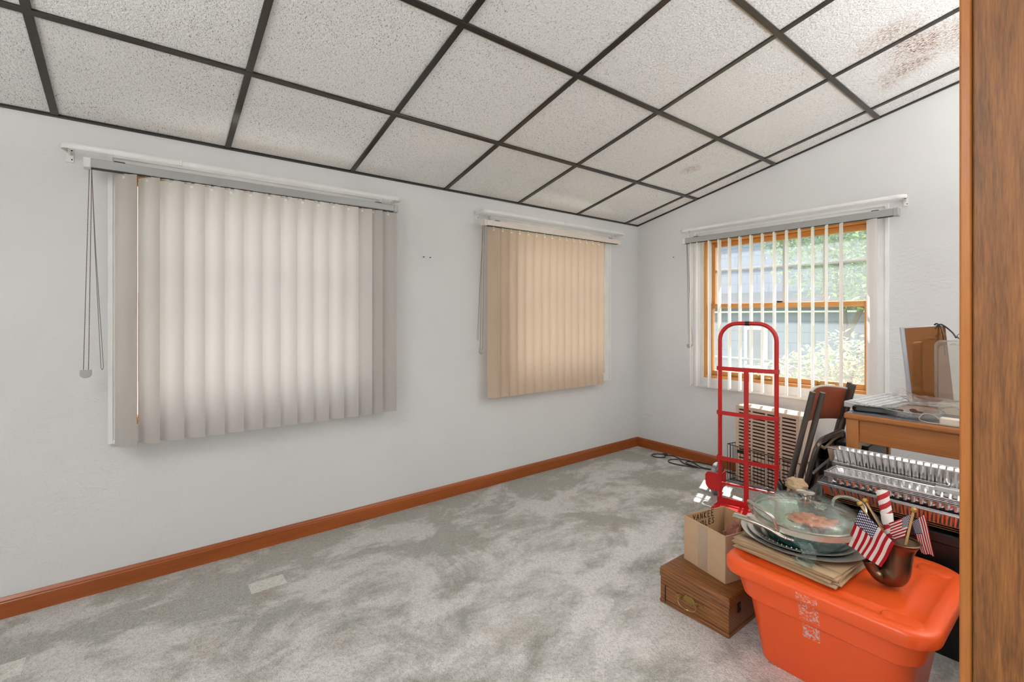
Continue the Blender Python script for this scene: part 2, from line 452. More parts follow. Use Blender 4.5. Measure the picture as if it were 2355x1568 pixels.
def m_flag():
    t = NT('flag_cloth'); uv = t.n('ShaderNodeTexCoord').outputs['UV']
    sep = t.n('ShaderNodeSeparateXYZ'); t.l(uv, sep.inputs[0]); u, v = sep.outputs[0], sep.outputs[1]
    st = t.math('MODULO', t.math('FLOOR', t.math('MULTIPLY', v, 13)), 2.0)      # 0 red, 1 white
    col = t.mix(st, lin((178, 36, 44)), lin((238, 228, 222)))
    can = t.math('MULTIPLY', t.math('LESS_THAN', u, 0.42), t.math('LESS_THAN', v, 7 / 13))
    cu = t.math('DIVIDE', u, 0.42); cv = t.math('DIVIDE', v, 7 / 13)
    def stars(nx, ny, ox, oy):
        a = t.math('SUBTRACT', t.math('FRACT', t.math('ADD', t.math('MULTIPLY', cu, nx), ox)), 0.5)
        b = t.math('SUBTRACT', t.math('FRACT', t.math('ADD', t.math('MULTIPLY', cv, ny), oy)), 0.5)
        a = t.math('MULTIPLY', a, 1.05)
        r = t.math('SQRT', t.math('ADD', t.math('MULTIPLY', a, a), t.math('MULTIPLY', b, b)))
        th = t.math('ARCTAN2', a, b)
        lim = t.math('ADD', 0.24, t.math('MULTIPLY', t.math('COSINE', t.math('MULTIPLY', th, 5)), -0.085))
        return t.math('LESS_THAN', r, lim)
    s = t.math('MAXIMUM', stars(6, 5, 0, 0), stars(6, 5, 0.5, 0.5))
    inner = t.math('MULTIPLY', t.math('GREATER_THAN', cu, 0.03), t.math('LESS_THAN', cu, 0.97))
    cc = t.mix(t.math('MULTIPLY', s, inner), lin((40, 44, 84)), lin((236, 232, 232)))
    col = t.mix(can, col, cc)
    d = t.n('ShaderNodeBsdfDiffuse'); t.l(col, d.inputs[0])
    tr = t.n('ShaderNodeBsdfTranslucent'); t.l(col, tr.inputs[0])
    return t.done(t.mixs(0.2, d.outputs[0], tr.outputs[0]))
FLAG = m_flag()
def m_roll():
    t = NT('rolled_flag_cloth'); uv = t.n('ShaderNodeTexCoord').outputs['UV']
    sep = t.n('ShaderNodeSeparateXYZ'); t.l(uv, sep.inputs[0]); u, v = sep.outputs[0], sep.outputs[1]
    f = t.math('FRACT', t.math('ADD', t.math('MULTIPLY', v, 6.5), t.math('MULTIPLY', t.math('ABSOLUTE', t.math('SUBTRACT', u, 0.5)), 1.6)))
    return t.done(t.principled(t.mix(t.math('LESS_THAN', f, 0.52), lin((238, 228, 222)), lin((178, 36, 44))), 0.8))
ROLL = m_roll()
def m_barcode():
    t = NT('barcode_label'); uv = t.n('ShaderNodeTexCoord').outputs['UV']
    w = t.n('ShaderNodeTexWhiteNoise', noise_dimensions='1D')
    sep = t.n('ShaderNodeSeparateXYZ'); t.l(uv, sep.inputs[0])
    t.l(t.math('FLOOR', t.math('MULTIPLY', sep.outputs[0], 70)), w.inputs['W'])
    f = t.math('GREATER_THAN', w.outputs['Value'], 0.5)
    bar = t.math('MULTIPLY', f, t.math('LESS_THAN', t.math('ABSOLUTE', t.math('SUBTRACT', sep.outputs[0], 0.60)), 0.10))
    return t.done(t.principled(t.mix(bar, lin((240, 236, 230)), lin((40, 36, 40))), 0.6))
BARCODE = m_barcode()
def m_leaf(name, c1, c2, c3):
    t = NT(name); a = t.n('ShaderNodeAttribute', attribute_name='tone')
    col = t.ramp(a.outputs['Fac'], [(0.0, lin(c1)), (0.6, lin(c2)), (1.0, lin(c3))])
    d = t.n('ShaderNodeBsdfDiffuse'); t.l(col, d.inputs[0])
    tr = t.n('ShaderNodeBsdfTranslucent'); t.l(col, tr.inputs[0])
    g = t.n('ShaderNodeBsdfGlossy'); g.inputs['Roughness'].default_value = 0.3
    return t.done(t.mixs(0.1, t.mixs(0.35, d.outputs[0], tr.outputs[0]), g.outputs[0]))
LEAFB = m_leaf('bush_leaves', (92, 124, 76), (186, 198, 150), (230, 164, 144))
LEAFT = m_leaf('tree_leaves', (92, 124, 84), (150, 178, 122), (196, 212, 160))
BARK = plain('bark', (96, 84, 74), 0.9, 0, 0.4, 30)
def m_siding():
    t = NT('blue_grey_siding'); c = t.coord()
    sep = t.n('ShaderNodeSeparateXYZ'); t.l(c, sep.inputs[0])
    fz = t.math('FRACT', t.math('MULTIPLY', sep.outputs[2], 5.5))
    row = t.math('FLOOR', t.math('MULTIPLY', sep.outputs[2], 5.5))
    fx = t.math('FRACT', t.math('ADD', t.math('MULTIPLY', sep.outputs[0], 1.7), t.math('MULTIPLY', row, 0.37)))
    g = t.math('MAXIMUM', t.math('LESS_THAN', fz, 0.07), t.math('LESS_THAN', fx, 0.02))
    col = t.mix(g, lin((112, 120, 142)), lin((76, 82, 102)))
    return t.done(t.principled(col, 0.8, 0, t.bump(fz, 0.3, 0.02)))
SIDING = m_siding()
SHINGLE = plain('grey_shingles', (74, 78, 92), 0.9, 0, 0.4, 20)
GRASS = plain('grass', (112, 138, 80), 0.95, 0, 0.5, 30, 0.15)
GALV = plain('galvanised_wire', (120, 124, 130), 0.5, 0.6)

# ------------------------------------------------------------------ room shell
T = 0.14
mb = MB(); mb.bb(-A - .2, XR + .2, YB - .2, B + .2, -0.06, 0.0)
struct(mb.build('floor', CARPET), 'worn grey-beige cut pile carpet covering the whole floor', 'carpet')
# left wall with two window openings: (y0,y1,z0,z1)
W1 = (-0.045, 1.030, 0.700, 1.805); W2 = (1.970, 3.085, 0.700, 1.800); W3 = (-2.030, -0.906, 0.690, 1.790)
mb = MB()
x0, x1, top = -A - T, -A, ZC0 + .03
for (ya, yb) in ((YB - T, W1[0]), (W1[1], W2[0]), (W2[1], B + T)): mb.bb(x0, x1, ya, yb, -.06, top)
for w in (W1, W2):
    mb.bb(x0, x1, w[0], w[1], -.06, w[2]); mb.bb(x0, x1, w[0], w[1], w[3], top)
struct(mb.build('wall_left', WALL, smooth=False), 'long white textured plaster wall with the two covered windows', 'wall')
def rake(mb, xa, xb, z0, y0=B, y1=B + T, e=.03):
    poly = [(xa, y0, z0), (xb, y0, z0), (xb, y0, zc(xb) + e), (xa, y0, zc(xa) + e)]
    mb.prism(poly, (0, y1 - y0, 0))
mb = MB()
rake(mb, -A, W3[0], -.06); rake(mb, W3[1], XR, -.06); rake(mb, W3[0], W3[1], W3[3])
mb.bb(W3[0], W3[1], B, B + T, -.06, W3[2])
struct(mb.build('wall_far', WALL, smooth=False), 'white textured end wall under the raked ceiling with the open blinds', 'wall')
# right wall; unseen back wall with a garden door added to let in skylight
mb = MB(); mb.bb(XR, XR + T, YB - T, B + T, -.06, zc(XR) + .03)
struct(mb.build('wall_right', WALL, smooth=False), 'white wall on the right behind the wooden casing', 'wall')
DX0, DX1, DH = 0.15, 1.45, 2.0
mb = MB(); rake(mb, -A, DX0, -.06, YB - T, YB); rake(mb, DX1, XR, -.06, YB - T, YB); rake(mb, DX0, DX1, DH, YB - T, YB)
struct(mb.build('wall_back', WALL, smooth=False), 'white wall behind the viewpoint with an opening for the added garden door', 'wall')
dr = thing('added_door_1', 'wide glazed garden door added behind the viewpoint to let in light', 'door', (DX0, YB - T / 2, 0), 0, None, 'structure')  # unseen glazed door, added to light the room from behind
mb = MB(dr.location)
w = (DX1 - DX0) / 3
for k in range(4): mb.bb(DX0 + w * k - .03, DX0 + w * k + .03, YB - .10, YB - .04, 0.0, DH)
mb.bb(DX0, DX1, YB - .10, YB - .04, DH - .06, DH); mb.bb(DX0, DX1, YB - .10, YB - .04, 0, .06)
mb.build('added_door_frame', TRIMW, dr, .004)
mb = MB(dr.location); mb.bb(DX0, DX1, YB - .073, YB - .067, .06, DH - .06); mb.build('pane', PANEC, dr)

# ceiling slab, slanted; local x runs up the slope
cl = MB()
Lc = (XR + A + .3) / math.cos(CA)
def onceil(x, y, d=0):   # point on the ceiling's lower face, d metres below it
    return Vector((x + d * math.sin(CA), y, zc(x) - d * math.cos(CA)))
o = MB(); poly = [(-A - .1, YB - .2, zc(-A - .1)), (XR + .2, YB - .2, zc(XR + .2)), (XR + .2, YB - .2, zc(XR + .2) + .06), (-A - .1, YB - .2, zc(-A - .1) + .06)]
o.prism(poly, (0, B - YB + .4, 0))
struct(o.build('ceiling', CEIL, smooth=False), 'sloping ceiling of white pitted acoustic tiles with brown water stains', 'ceiling')
# tee bars
mb = MB(); rotc = ROTY(-CA); bw, bh = 0.025, 0.009
for k in range(-2, 5):
    x = -2.087 + .5995 * k
    if x < -A + .1 or x > XR: continue
    p = onceil(x, (YB + B) / 2, bh / 2); mb.box(p, (bw, B - YB, bh), rotc)
xm = (XR - A) / 2
for k in range(-4, 7):
    y = .323 + .6096 * k
    if y < YB or y > B: continue
    p = onceil(xm, y, bh / 2 - .0008); mb.box(p, ((XR + A) / math.cos(CA), bw, bh), rotc)
tl = MB()
for k in range(-2, 5):
    x = -2.087 + .5995 * k
    if x < -A + .1 or x > XR: continue
    p = onceil(x - .0165, (YB + B) / 2, .0012); tl.box(p, (.008, B - YB, .0024), rotc)
struct(tl.build('trim_4', plain('yellowed_tile_edge', (206, 188, 162), .8, 0, .2, 14, .22), None, 0, False), 'thin yellowed tile edges showing beside the dark main tee bars', 'tile edge')
struct(mb.build('trim_1', TBAR, None, .0015, False), 'dark metal tee bar grid holding the ceiling tiles', 'ceiling grid')
mb = MB()
p = onceil(-A + .006, (YB + B) / 2, .005); mb.box(p, (.014, B - YB, .010), rotc)
p = onceil(xm, B - .006, .005); mb.box(p, ((XR + A) / math.cos(CA), .014, .010), rotc)
struct(mb.build('trim_2', TBAR, None, 0, False), 'dark wall angle where the ceiling meets the walls', 'ceiling edge')
# baseboards
def basepoly(h=.080):
    return [(0, 0), (.014, 0), (.014, h * .76), (.0115, h * .80), (.0115, h * .86), (.006, h * .97), (.004, h), (0, h)]
mb = MB(); mb.prism([(-A + a, YB, z) for a, z in basepoly()], (0, B - YB - .0145, 0))
struct(mb.build('baseboard_left', BASEWOOD_Y, None, 0, True, 20), 'reddish brown wooden baseboard along the long wall', 'baseboard')
mb = MB(); mb.prism([(-A + .0002, B - a, z) for a, z in basepoly()], (XR + A - .001, 0, 0))
struct(mb.build('baseboard_far', BASEWOOD_X, None, 0, True, 20), 'reddish brown wooden baseboard along the end wall', 'baseboard')

# partition stub with wooden casing at the right (seen from the opening)
PY0, PY1, PX = 1.37, 1.49, -0.185
mb = MB()
mb.prism([(PX, PY0, 0), (XR, PY0, 0), (XR, PY0, zc(XR)), (PX, PY0, zc(PX))], (0, PY1 - PY0, 0))
struct(mb.build('wall_partition', WALL, smooth=False), 'short white partition behind the wooden casing at the right edge', 'wall')
tr = thing('trim_3', 'tall wide knotty brown wooden opening casing at the right edge', 'door casing', (PX, PY0, 0), 0, None, 'structure')
mb = MB(tr.location); mb.bb(PX + .006, PX + .15, PY0 - .018, PY0 - .0002, 0.0, zc(PX) - .004); mb.build('casing_board', CASEWOOD, tr, .003)
mb = MB(tr.location); mb.bb(PX - .016, PX + .004, PY0 - .012, PY1 + .01, 0.0, zc(PX - .016) - .003); mb.build('jamb_edge', wood('jamb_wood', (206, 132, 60), (160, 92, 36), 'Z', 1.2, .4, .8), tr, .004)

# ------------------------------------------------------------------ windows
def to_left(u, z, d): return (-A + d, u, z)      # u along the wall (y), d into the room
def to_far(u, z, d): return (u, B - d, z)
def wbox(mb, f, u0, u1, z0, z1, d0, d1):
    a = Vector(f(u0, z0, d0)); b = Vector(f(u1, z1, d1))
    lo = [min(a[i], b[i]) for i in range(3)]; hi = [max(a[i], b[i]) for i in range(3)]
    mb.bb(lo[0], hi[0], lo[1], hi[1], lo[2], hi[2])
def window(name, f, w, cas, label, pinex, pinez, pane, muntins):
    u0, u1, z0, z1 = w; c0, c1, cz0, cz1 = cas
    t = thing(name, label, 'window', f((u0 + u1) / 2, z0, 0), 0, None, 'structure')
    L = t.location
    # moulded white casing: two stepped layers per side
    mb = MB(L)
    for (ua, ub, za, zb) in ((c0, u0, cz0, cz1), (u1, c1, cz0, cz1), (u0, u1, cz0, z0), (u0, u1, z1, cz1)):
        wbox(mb, f, ua, ub, za, zb, 0.0002, .012)
    e = .016
    for (ua, ub, za, zb) in ((c0, c0 + e, cz0, cz1), (c1 - e, c1, cz0, cz1), (c0 + e, c1 - e, cz0, cz0 + e), (c0 + e, c1 - e, cz1 - e, cz1)):
        wbox(mb, f, ua, ub, za, zb, .0115, .020)
    for (ua, ub, za, zb) in ((u0 - .022, u0 - .006, z0 - .022, z1 + .022), (u1 + .006, u1 + .022, z0 - .022, z1 + .022), (u0 - .006, u1 + .006, z0 - .022, z0 - .006), (u0 - .006, u1 + .006, z1 + .006, z1 + .022)):
        wbox(mb, f, ua, ub, za, zb, .0115, .015)
    mb.build('casing', TRIMW, t, .003)
    j = .022
    mb = MB(L)
    for (ua, ub) in ((u0, u0 + j), (u1 - j, u1)): wbox(mb, f, ua, ub, z0, z1, -.13, .0)
    mb.build('jamb', pinez, t, .002)
    mb = MB(L)
    for (za, zb) in ((z0, z0 + j), (z1 - j, z1)): wbox(mb, f, u0 + j, u1 - j, za, zb, -.13, .0)
    mb.build('jamb', pinex, t, .002)
    zm = (z0 + z1) / 2 + .02; s = .036
    a0, a1 = u0 + j + .002, u1 - j - .002
    # two white channel strips beside the sash
    mb = MB(L)
    for ua, ub in ((a0, a0 + .012), (a1 - .012, a1)): wbox(mb, f, ua, ub, zm + .02, z1 - j - .001, -.058, -.022)
    mb.build('jamb_liner', TRIMW, t)
    for (nm, za, zb, d0, d1) in (('lower_sash', z0 + j + .001, zm + .018, -.056, -.020), ('upper_sash', zm - .018, z1 - j - .001, -.098, -.060)):
        mb = MB(L)
        wbox(mb, f, a0, a0 + s, za, zb, d0, d1); wbox(mb, f, a1 - s, a1, za, zb, d0, d1)
        sash = mb.build(nm, pinez, t, .003)
        mb = MB(L)
        wbox(mb, f, a0 + s, a1 - s, za, za + s, d0 + .0005, d1 - .0005); wbox(mb, f, a0 + s, a1 - s, zb - s, zb, d0 + .0005, d1 - .0005)
        mb.build('sash_rail', pinex, sash, .003)
        mb = MB(L); dm = (d0 + d1) / 2
        wbox(mb, f, a0 + s, a1 - s, za + s, zb - s, dm - .002, dm + .002); mb.build('pane', pane, sash)
        if muntins and nm == 'upper_sash':
            mb = MB(L)
            for u in muntins[0]: wbox(mb, f, u - .009, u + .009, za + s, zb - s, dm - .012, dm - .004)
            for z in muntins[1]: wbox(mb, f, a0 + s, a1 - s, z - .009, z + .009, dm - .0118, dm - .0042)
            mb.build('muntin', TRIMW, sash)
        if muntins and nm == 'lower_sash':
            um = muntins[2]
            mb = MB(L); wbox(mb, f, um - .03, um + .006, zb, zb + .012, -.05, -.026); mb.build('sash_latch', DARK, sash, .003)
            for u in muntins[3]:
                mb = MB(L); wbox(mb, f, u - .012, u + .012, za + .004, za + .030, d1 - .001, d1 + .004)
                wbox(mb, f, u, u + .10, za + .012, za + .018, d1 + .004, d1 + .012); mb.build('sash_lift', BRASS, sash, .002)
    return t
PINE_Y = wood('pine_y', (230, 168, 98), (200, 132, 64), 'Y', 1.3, 0.35)
window('window_1', to_left, W1, (-.122, 1.107, .629, 1.880), 'large white cased window behind the grey-beige closed blinds', PINE_Y, PINE_Z, PANEC, None)
window('window_2', to_left, W2, (1.893, 3.162, .630, 1.875), 'white cased window behind the peach closed blinds near the corner', PINE_Y, PINE_Z, PANEC, None)
window('window_3', to_far, W3, (-2.103, -.835, .612, 1.862), 'pine double hung window in the end wall behind open blinds', PINE_X, PINE_Z, PANE,
       ([-1.785, -1.462, -1.205], [1.54], -1.46, [-1.83, -1.62, -1.22]))

# ------------------------------------------------------------------ blinds
def make_vane(mat, h, w=.089, sag=.010):
    mb = MB()
    mb.grid(8, 1, lambda u, v: ((u - .5) * w, -sag * (1 - (2 * u - 1) ** 2), -h * v))
    return mb
def blind(label, f, ends, z_rail, off, vane_mat, rail_mat, vanes, ztop, zbot, along, chain_u, chain_z, cord_u, cord_z, railcap=True, vw=.089, sag=.010):
    u0, u1 = ends
    t = thing('vertical_blind', label, 'blind', f((u0 + u1) / 2, zbot, off))
    L = t.location
    mb = MB(L); wbox(mb, f, u0 + .02, u1 - (.02 if railcap else 0), z_rail[0], z_rail[1], off - .022, off + .022)
    hr = mb.build('head_rail', rail_mat, t, .003)
    mb = MB(L); wbox(mb, f, u0 + .02, u1 - .02, z_rail[0] - .003, z_rail[0] + .001, off - .010, off + .014); mb.build('track_slot', DARK, hr)
    mb = MB(L); wbox(mb, f, u0 - .004, u0 + .022, z_rail[0] - .004, z_rail[1] + .002, off - .024, off + .024); mb.build('end_cap', WHITEP if rail_mat is GREYRAIL else rail_mat, t, .004)
    mb = MB(L); wbox(mb, f, u1 - .022, u1 + .004, z_rail[0] - .004, z_rail[1] + .002, off - .024, off + .024); mb.build('end_cap', rail_mat, t, .004)
    for u in (u0 + .11, u1 - .11):
        mb = MB(L); wbox(mb, f, u - .018, u + .018, z_rail[1], z_rail[1] + .005, .0202, off + .016)
        wbox(mb, f, u - .018, u + .018, z_rail[1] - .012, z_rail[1] + .005, .0202, .023); mb.build('mounting_bracket', DARK, t, .001)
    proto = None
    for i, (u, ang) in enumerate(vanes):
        if proto is None:
            v = make_vane(vane_mat, ztop - zbot, vw, sag).build('vane', vane_mat, t, 0, True, 80)
            mb = MB(); mb.bb(-.006, .006, -.010, -.006, -.018, -.008); mb.bb(-.005, .005, -.004, .004, -.004, z_rail[0] - ztop + .001)
            mb.build('vane_clip', CLIP, v)
            proto = v
        else: v = dup(proto, t)
        v.location = Vector(f(u, ztop, off)) - L
        v.rotation_euler = (0, 0, along + ang)
    # bead chain with its weight
    mb = MB(L); zt = z_rail[0]
    zb = chain_z
    n = int((zt - zb - .03) / .0062)
    for s in (-1, 1):
        for k in range(n):
            q = k / n
            p = f(chain_u[0] + (chain_u[1] - chain_u[0]) * q + s * (.004 + .004 * q), zt - (zt - zb - .03) * q, off - .005 + s * .004)
            mb.lathe([(0, -.0022), (.0022, 0), (0, .0022)], p, 5)
        mb.tube([f(chain_u[0] + s * .004, zt, off - .005 + s * .004), f(chain_u[1] + s * .008, zb + .03, off - .005 + s * .004)], .0008, 4)
    ch = mb.build('bead_chain', CHAIN, t)
    cu = chain_u[1]
    prof = [(-.018, .030), (.018, .030)] + [(.018 * math.cos(a), .012 + .014 * math.sin(a) * 1.0) for a in [-PI * k / 10 for k in range(11)]]
    P = [f(cu + a, zb + b, off - .012) for a, b in prof]
    mb = MB(L); mb.prism(P, Vector(f(0, 0, .014)) - Vector(f(0, 0, 0))); mb.build('chain_weight', GREYP, t, .002)
    mb = MB(L)
    for s in (-1, 1):
        mb.tube([f(chain_u[0] + .003, zt, off - .01), f((chain_u[0] * .6 + cord_u * .4) + s * .001, (zt * .6 + cord_z * .4), off - .018), f(cord_u + s * .004, cord_z + .01, off - .028), f(cord_u, cord_z, off - .028)], .0012, 5)
    mb.build('pull_cord', CORD, t)
    return t
re1 = [-.023, .0555, .135, .213, .290, .368, .449, .529, .607, .686, .7635, .8425, .9215, .9985, 1.063, 1.146]
v1 = [(r - .037, R(-45) if i < 2 else R(-31 if i < 14 else (-8 if i == 15 else -42))) for i, r in enumerate(re1)]
blind('grey-beige vertical blinds closed over the large left window', to_left, (-.19, 1.16), (1.786, 1.822), .098, VANE1, GREYRAIL, v1, 1.779, .630, PI / 2, (-.172, -.186), .93, -.137, .955, True, .104)
re2 = [1.9036, 1.978, 2.055, 2.130, 2.2076, 2.287, 2.3646, 2.440, 2.517, 2.590, 2.665, 2.7375, 2.812, 2.884, 2.956]
v2 = [(r - .041, R(-25)) for r in re2]
blind('vertical blinds with a painted peach light tint, closed over the window near the corner', to_left, (1.775, 3.16), (1.786, 1.822), .098, VANE2, CREAMRAIL, v2, 1.774, .628, PI / 2, (1.782, 1.765), .93, 1.75, 1.02)
v3x = [-2.074, -2.018] + [-1.924 + .0797 * k for k in range(12)] + [-.897]
v3 = [(x, R(-71 + random.uniform(-3, 3)) if i < 14 else R(-40)) for i, x in enumerate(v3x)]
blind('vertical blinds with painted white glow, open edge-on across the end wall window', to_far, (-2.147, -.768), (1.766, 1.808), .098, VANE3, GREYRAIL, v3, 1.762, .632, 0, (-2.125, -2.105), .925, -2.09, .94, True, .089, .017)

# ------------------------------------------------------------------ curtain rods
def curtain_rod(label, f, u0, u1, z, d, joint):
    t = thing('curtain_rod', label, 'curtain rod', f((u0 + u1) / 2, z, 0)); L = t.location
    path = [f(u0 + .02, z, .012), f(u0 + .006, z, d * .55), f(u0, z, d - .03), f(u0 + .012, z, d - .008), f(u0 + .04, z, d), f(u1 - .04, z, d), f(u1 - .012, z, d - .008), f(u1, z, d - .03), f(u1 - .006, z, d * .55), f(u1 - .02, z, .012)]
    mb = MB(L); vert = Vector((0, 0, 1))
    rings = []
    P = [Vector(p) for p in path]
    for i, p in enumerate(P):
        a = P[max(i - 1, 0)]; b = P[min(i + 1, len(P) - 1)]
        tg = (b - a).normalized(); n = tg.cross(vert)
        rings.append([p + n * x + vert * y for x, y in ((-.003, -.009), (.001, -.011), (.004, -.006), (.004, .006), (.001, .011), (-.003, .009))])
    mb.loft(rings); mb.build('rod', RODW, t, 0, True, 50)
    mb = MB(L); wbox(mb, f, joint - .004, joint + .004, z - .0125, z + .0125, d - .006, d + .006); mb.build('joint_clip', RODW, t, .001)
    for u in (u0 + .02, u1 - .02):
        mb = MB(L); wbox(mb, f, u - .012, u + .012, z - .042, z + .016, .0003, .004); wbox(mb, f, u - .004, u + .004, z - .012, z + .006, .004, .045)
        br = mb.build('bracket', RODW, t, .001)
        mb = MB(L)
        for dz in (-.03, .008):
            mb.ball(f(u + .006, z + dz, .004), .003, 6, 4)
        mb.build('screw', DARK, br)
    return t
curtain_rod('white metal curtain rod above the grey-beige blinds', to_left, -.262, 1.190, 1.862, .115, .13)
curtain_rod('white metal curtain rod above the peach blinds', to_left, 1.772, 3.236, 1.882, .115, 2.52)
curtain_rod('white metal curtain rod above the open end wall blinds', to_far, -2.182, -.735, 1.873, .115, -1.35)
# nails left in the walls
for (f, u, z, lab) in ((to_left, 1.385, 1.552, 'small nail in the long wall between the windows, left of the pair'), (to_left, 1.43, 1.552, 'small nail in the long wall between the windows, right of the pair'), (to_far, -2.30, 1.68, 'small dark nail in the end wall near the corner')):
    mb = MB(f(u, z, 0)); mb.lathe([(.0, .0), (.004, .0), (.004, .003), (.0015, .004), (.0015, .01)], (0, 0, 0), 8, 'X' if f is to_left else 'Y')
    mb2 = MB(); mb.bm.free()
    p = Vector(f(u, z, 0)); q = Vector(f(u, z, .012))
    mb2.o = p; mb2.tube([p, q], .0015, 6); mb2.tube([q, Vector(f(u, z, .0145))], .0038, 8)
    o = mb2.build('nail', DARK); o.location = p; tag(o, lab, 'nail')

# ------------------------------------------------------------------ red hand truck
t = thing('hand_truck', 'red steel hand truck standing upright before the end wall window', 'hand truck', (-1.385, 2.920, 0), R(12.9))
hw = .159; r = .0125; H = 1.135; cr = .105
mb = MB()
path = [(-hw, 0, .012), (-hw, 0, H - cr)]
path += [(-hw + cr - cr * math.cos(a), 0, H - cr + cr * math.sin(a)) for a in [PI / 2 * k / 8 for k in range(1, 9)]]
path += [(hw - cr + cr * math.sin(a), 0, H - cr + cr * math.cos(a)) for a in [PI / 2 * k / 8 for k in range(0, 9)]]
path += [(hw, 0, .012)]
mb.tube(path, r, 14); mb.build('frame_tube', RED, t, 0, True, 60)
for z in (.851, .572, .287):
    mb = MB()
    rings = []
    for k in range(17):
        u = -1 + 2 * k / 16; y = -.016 - .010 * (1 - u * u); x = u * (hw + .014)
        rings.append([Vector((x, y - .0015, z - .0125)), Vector((x, y + .0015, z - .0125)), Vector((x, y + .0015, z + .0125)), Vector((x, y - .0015, z + .0125))])
    mb.loft(rings)
    for sx in (-1, 1): mb.bb(min(sx * (hw - .014), sx * (hw + .0155)), max(sx * (hw - .014), sx * (hw + .0155)), -.0165, -.0125, z - .0125, z + .0125); mb.bb(sx * (hw + .0145) - .0012, sx * (hw + .0145) + .0012, -.0165, .013, z - .0125, z + .0125)
    mb.build('cross_strap', RED, t)
mb = MB(); mb.bb(-.014, .014, -.0295, -.0275, .02, .862); mb.build('centre_bar', RED, t, .001)
mb = MB(); mb.tube([(-hw, 0, .125), (hw, 0, .125)], .008, 10); mb.build('lower_bar', RED, t)
mb = MB(); mb.bb(-hw - .012, hw + .012, -.020, -.014, .004, .040); mb.bb(-hw - .012, hw + .012, -.195, -.014, .004, .008)
mb.build('toe_plate', RED, t, .002)
for sx in (-1, 1):
    mb = MB(); xx = lambda a: sx * (hw - .006 + a)
    prof = [(0, .068), (.055, .068)] + [(.055 + .042 * math.sin(a), .110 - .042 * math.cos(a)) for a in [PI / 2 * k / 6 for k in range(1, 7)]] + [(.097, .150)] + [(.065 + .032 * math.cos(a), .150 + .032 * math.sin(a)) for a in [PI / 2 * k / 6 for k in range(1, 7)]] + [(0, .182)]
    mb.prism([(xx(a), -.010 + .25 * max(a - .05, 0), b) for a, b in prof], (0, .003, 0))
    mb.bb(min(xx(.0), xx(.004)), max(xx(.0), xx(.004)), -.008, .12, .075, .175)
    mb.build('wheel_guard', RED, t, .002)
    mb = MB(); wc = (sx * (hw + .052), .128, .104)
    mb.lathe([(.055, -.012), (.080, -.020), (.099, -.020), (.104, -.012), (.104, .012), (.099, .020), (.080, .020), (.055, .012), (.055, -.012)], wc, 32, 'X')
    for k in range(3): mb.lathe([(.1045, -.010 + .008 * k), (.1052, -.008 + .008 * k), (.1045, -.006 + .008 * k)], wc, 32, 'X')
    wh = mb.build('wheel', WHEELG, t)
    mb = MB(); mb.lathe([(.0, -.018), (.02, -.018), (.022, -.006), (.055, -.006), (.055, .006), (.022, .006), (.02, .018), (.0, .018)], wc, 24, 'X'); mb.build('wheel_hub', GREYP, wh)
mb = MB(); mb.tube([(-hw - .07, .128, .104), (hw + .07, .128, .104)], .007, 10); mb.build('axle', GALV, t)
mb = MB(); mb.tube([(-.012, 0, H), (.012, 0, H)], .0135, 14); mb.build('grip_band', BLACKP, t)

# ------------------------------------------------------------------ tan louvred appliance + wire rack
ang = R(-11.2)
t = thing('air_conditioner', 'tan metal air conditioner case with louvred face on the floor under the window', 'air conditioner', (-1.4455, 3.3025, 0), ang)
Wd, Dp, Ht = .458, .170, .546; zb = .012
mb = MB(); mb.bb(-Wd / 2, Wd / 2, .016, Dp, zb, Ht); mb.build('case', TAN, t, .006)
mb = MB(); mb.bb(-Wd / 2 + .008, Wd / 2 - .008, .010, .0158, zb + .01, Ht - .008); mb.build('louvre_backing', TAND, t)
mb = MB()
cols = [(-.205, -.112), (-.098, -.004), (.010, .100), (.114, .207)]
xs = [-Wd / 2] + [v for c in cols for v in c] + [Wd / 2]
for k in range(0, len(xs), 2): mb.bb(xs[k], xs[k + 1], 0, .0098, zb, Ht)
zs_hi = [Ht - .030 - .0235 * k for k in range(14)]; zs_lo = [.176 - .0235 * k for k in range(7)]
def slots(z): return z
edges = [(Ht - .016, Ht)]
allz = zs_hi + zs_lo
bars = []
prev = Ht
for z in allz:
    bars.append((z + .0065, prev)); prev = z - .0045
bars.append((zb, prev))
for (c0, c1) in cols:
    for (a, b) in bars: mb.bb(c0 - .0005, c1 + .0005, .0004, .0094, a, b)
mb.build('louvre_panel', TAN, t, .0012, True, 35, 1)
mb = MB(); mb.bb(-.214, -.150, -.0022, -.0002, .205, .228); mb.build('maker_plate', BLACKP, t, .001)
mb = MB(); mb.bb(.2292, .2305, .02, .034, .22, Ht - .02); mb.build('side_rail', GREYP, t, .001)

t = thing('wire_rack', 'black wire basket standing around the foot of the tan air conditioner', 'wire basket', (-1.4455, 3.3025, 0), ang)
mb = MB(); wr = .0019
X0, X1, Y0, Y1, Z1 = -.262, .262, -.045, .200, .262
def wire(p, q, rr=wr): mb.tube([p, q], rr, 5)
for z, rr in ((Z1, .0030), (.055, wr), (.004, .0026)):
    for a, b in (((X0, Y0, z), (X1, Y0, z)), ((X0, Y1, z), (X1, Y1, z)), ((X0, Y0, z), (X0, Y1, z)), ((X1, Y0, z), (X1, Y1, z))): wire(a, b, rr)
n = 20
for k in range(n + 1):
    x = X0 + (X1 - X0) * k / n
    wire((x, Y0, .004), (x, Y0, Z1)); wire((x, Y1, .004), (x, Y1, Z1))
for k in range(1, 9):
    y = Y0 + (Y1 - Y0) * k / 9
    wire((X0, y, .004), (X0, y, Z1)); wire((X1, y, .004), (X1, y, Z1)); wire((X0, y, .004), (X1, y, .004))
mb.build('wire_grid', BLACKP, t)
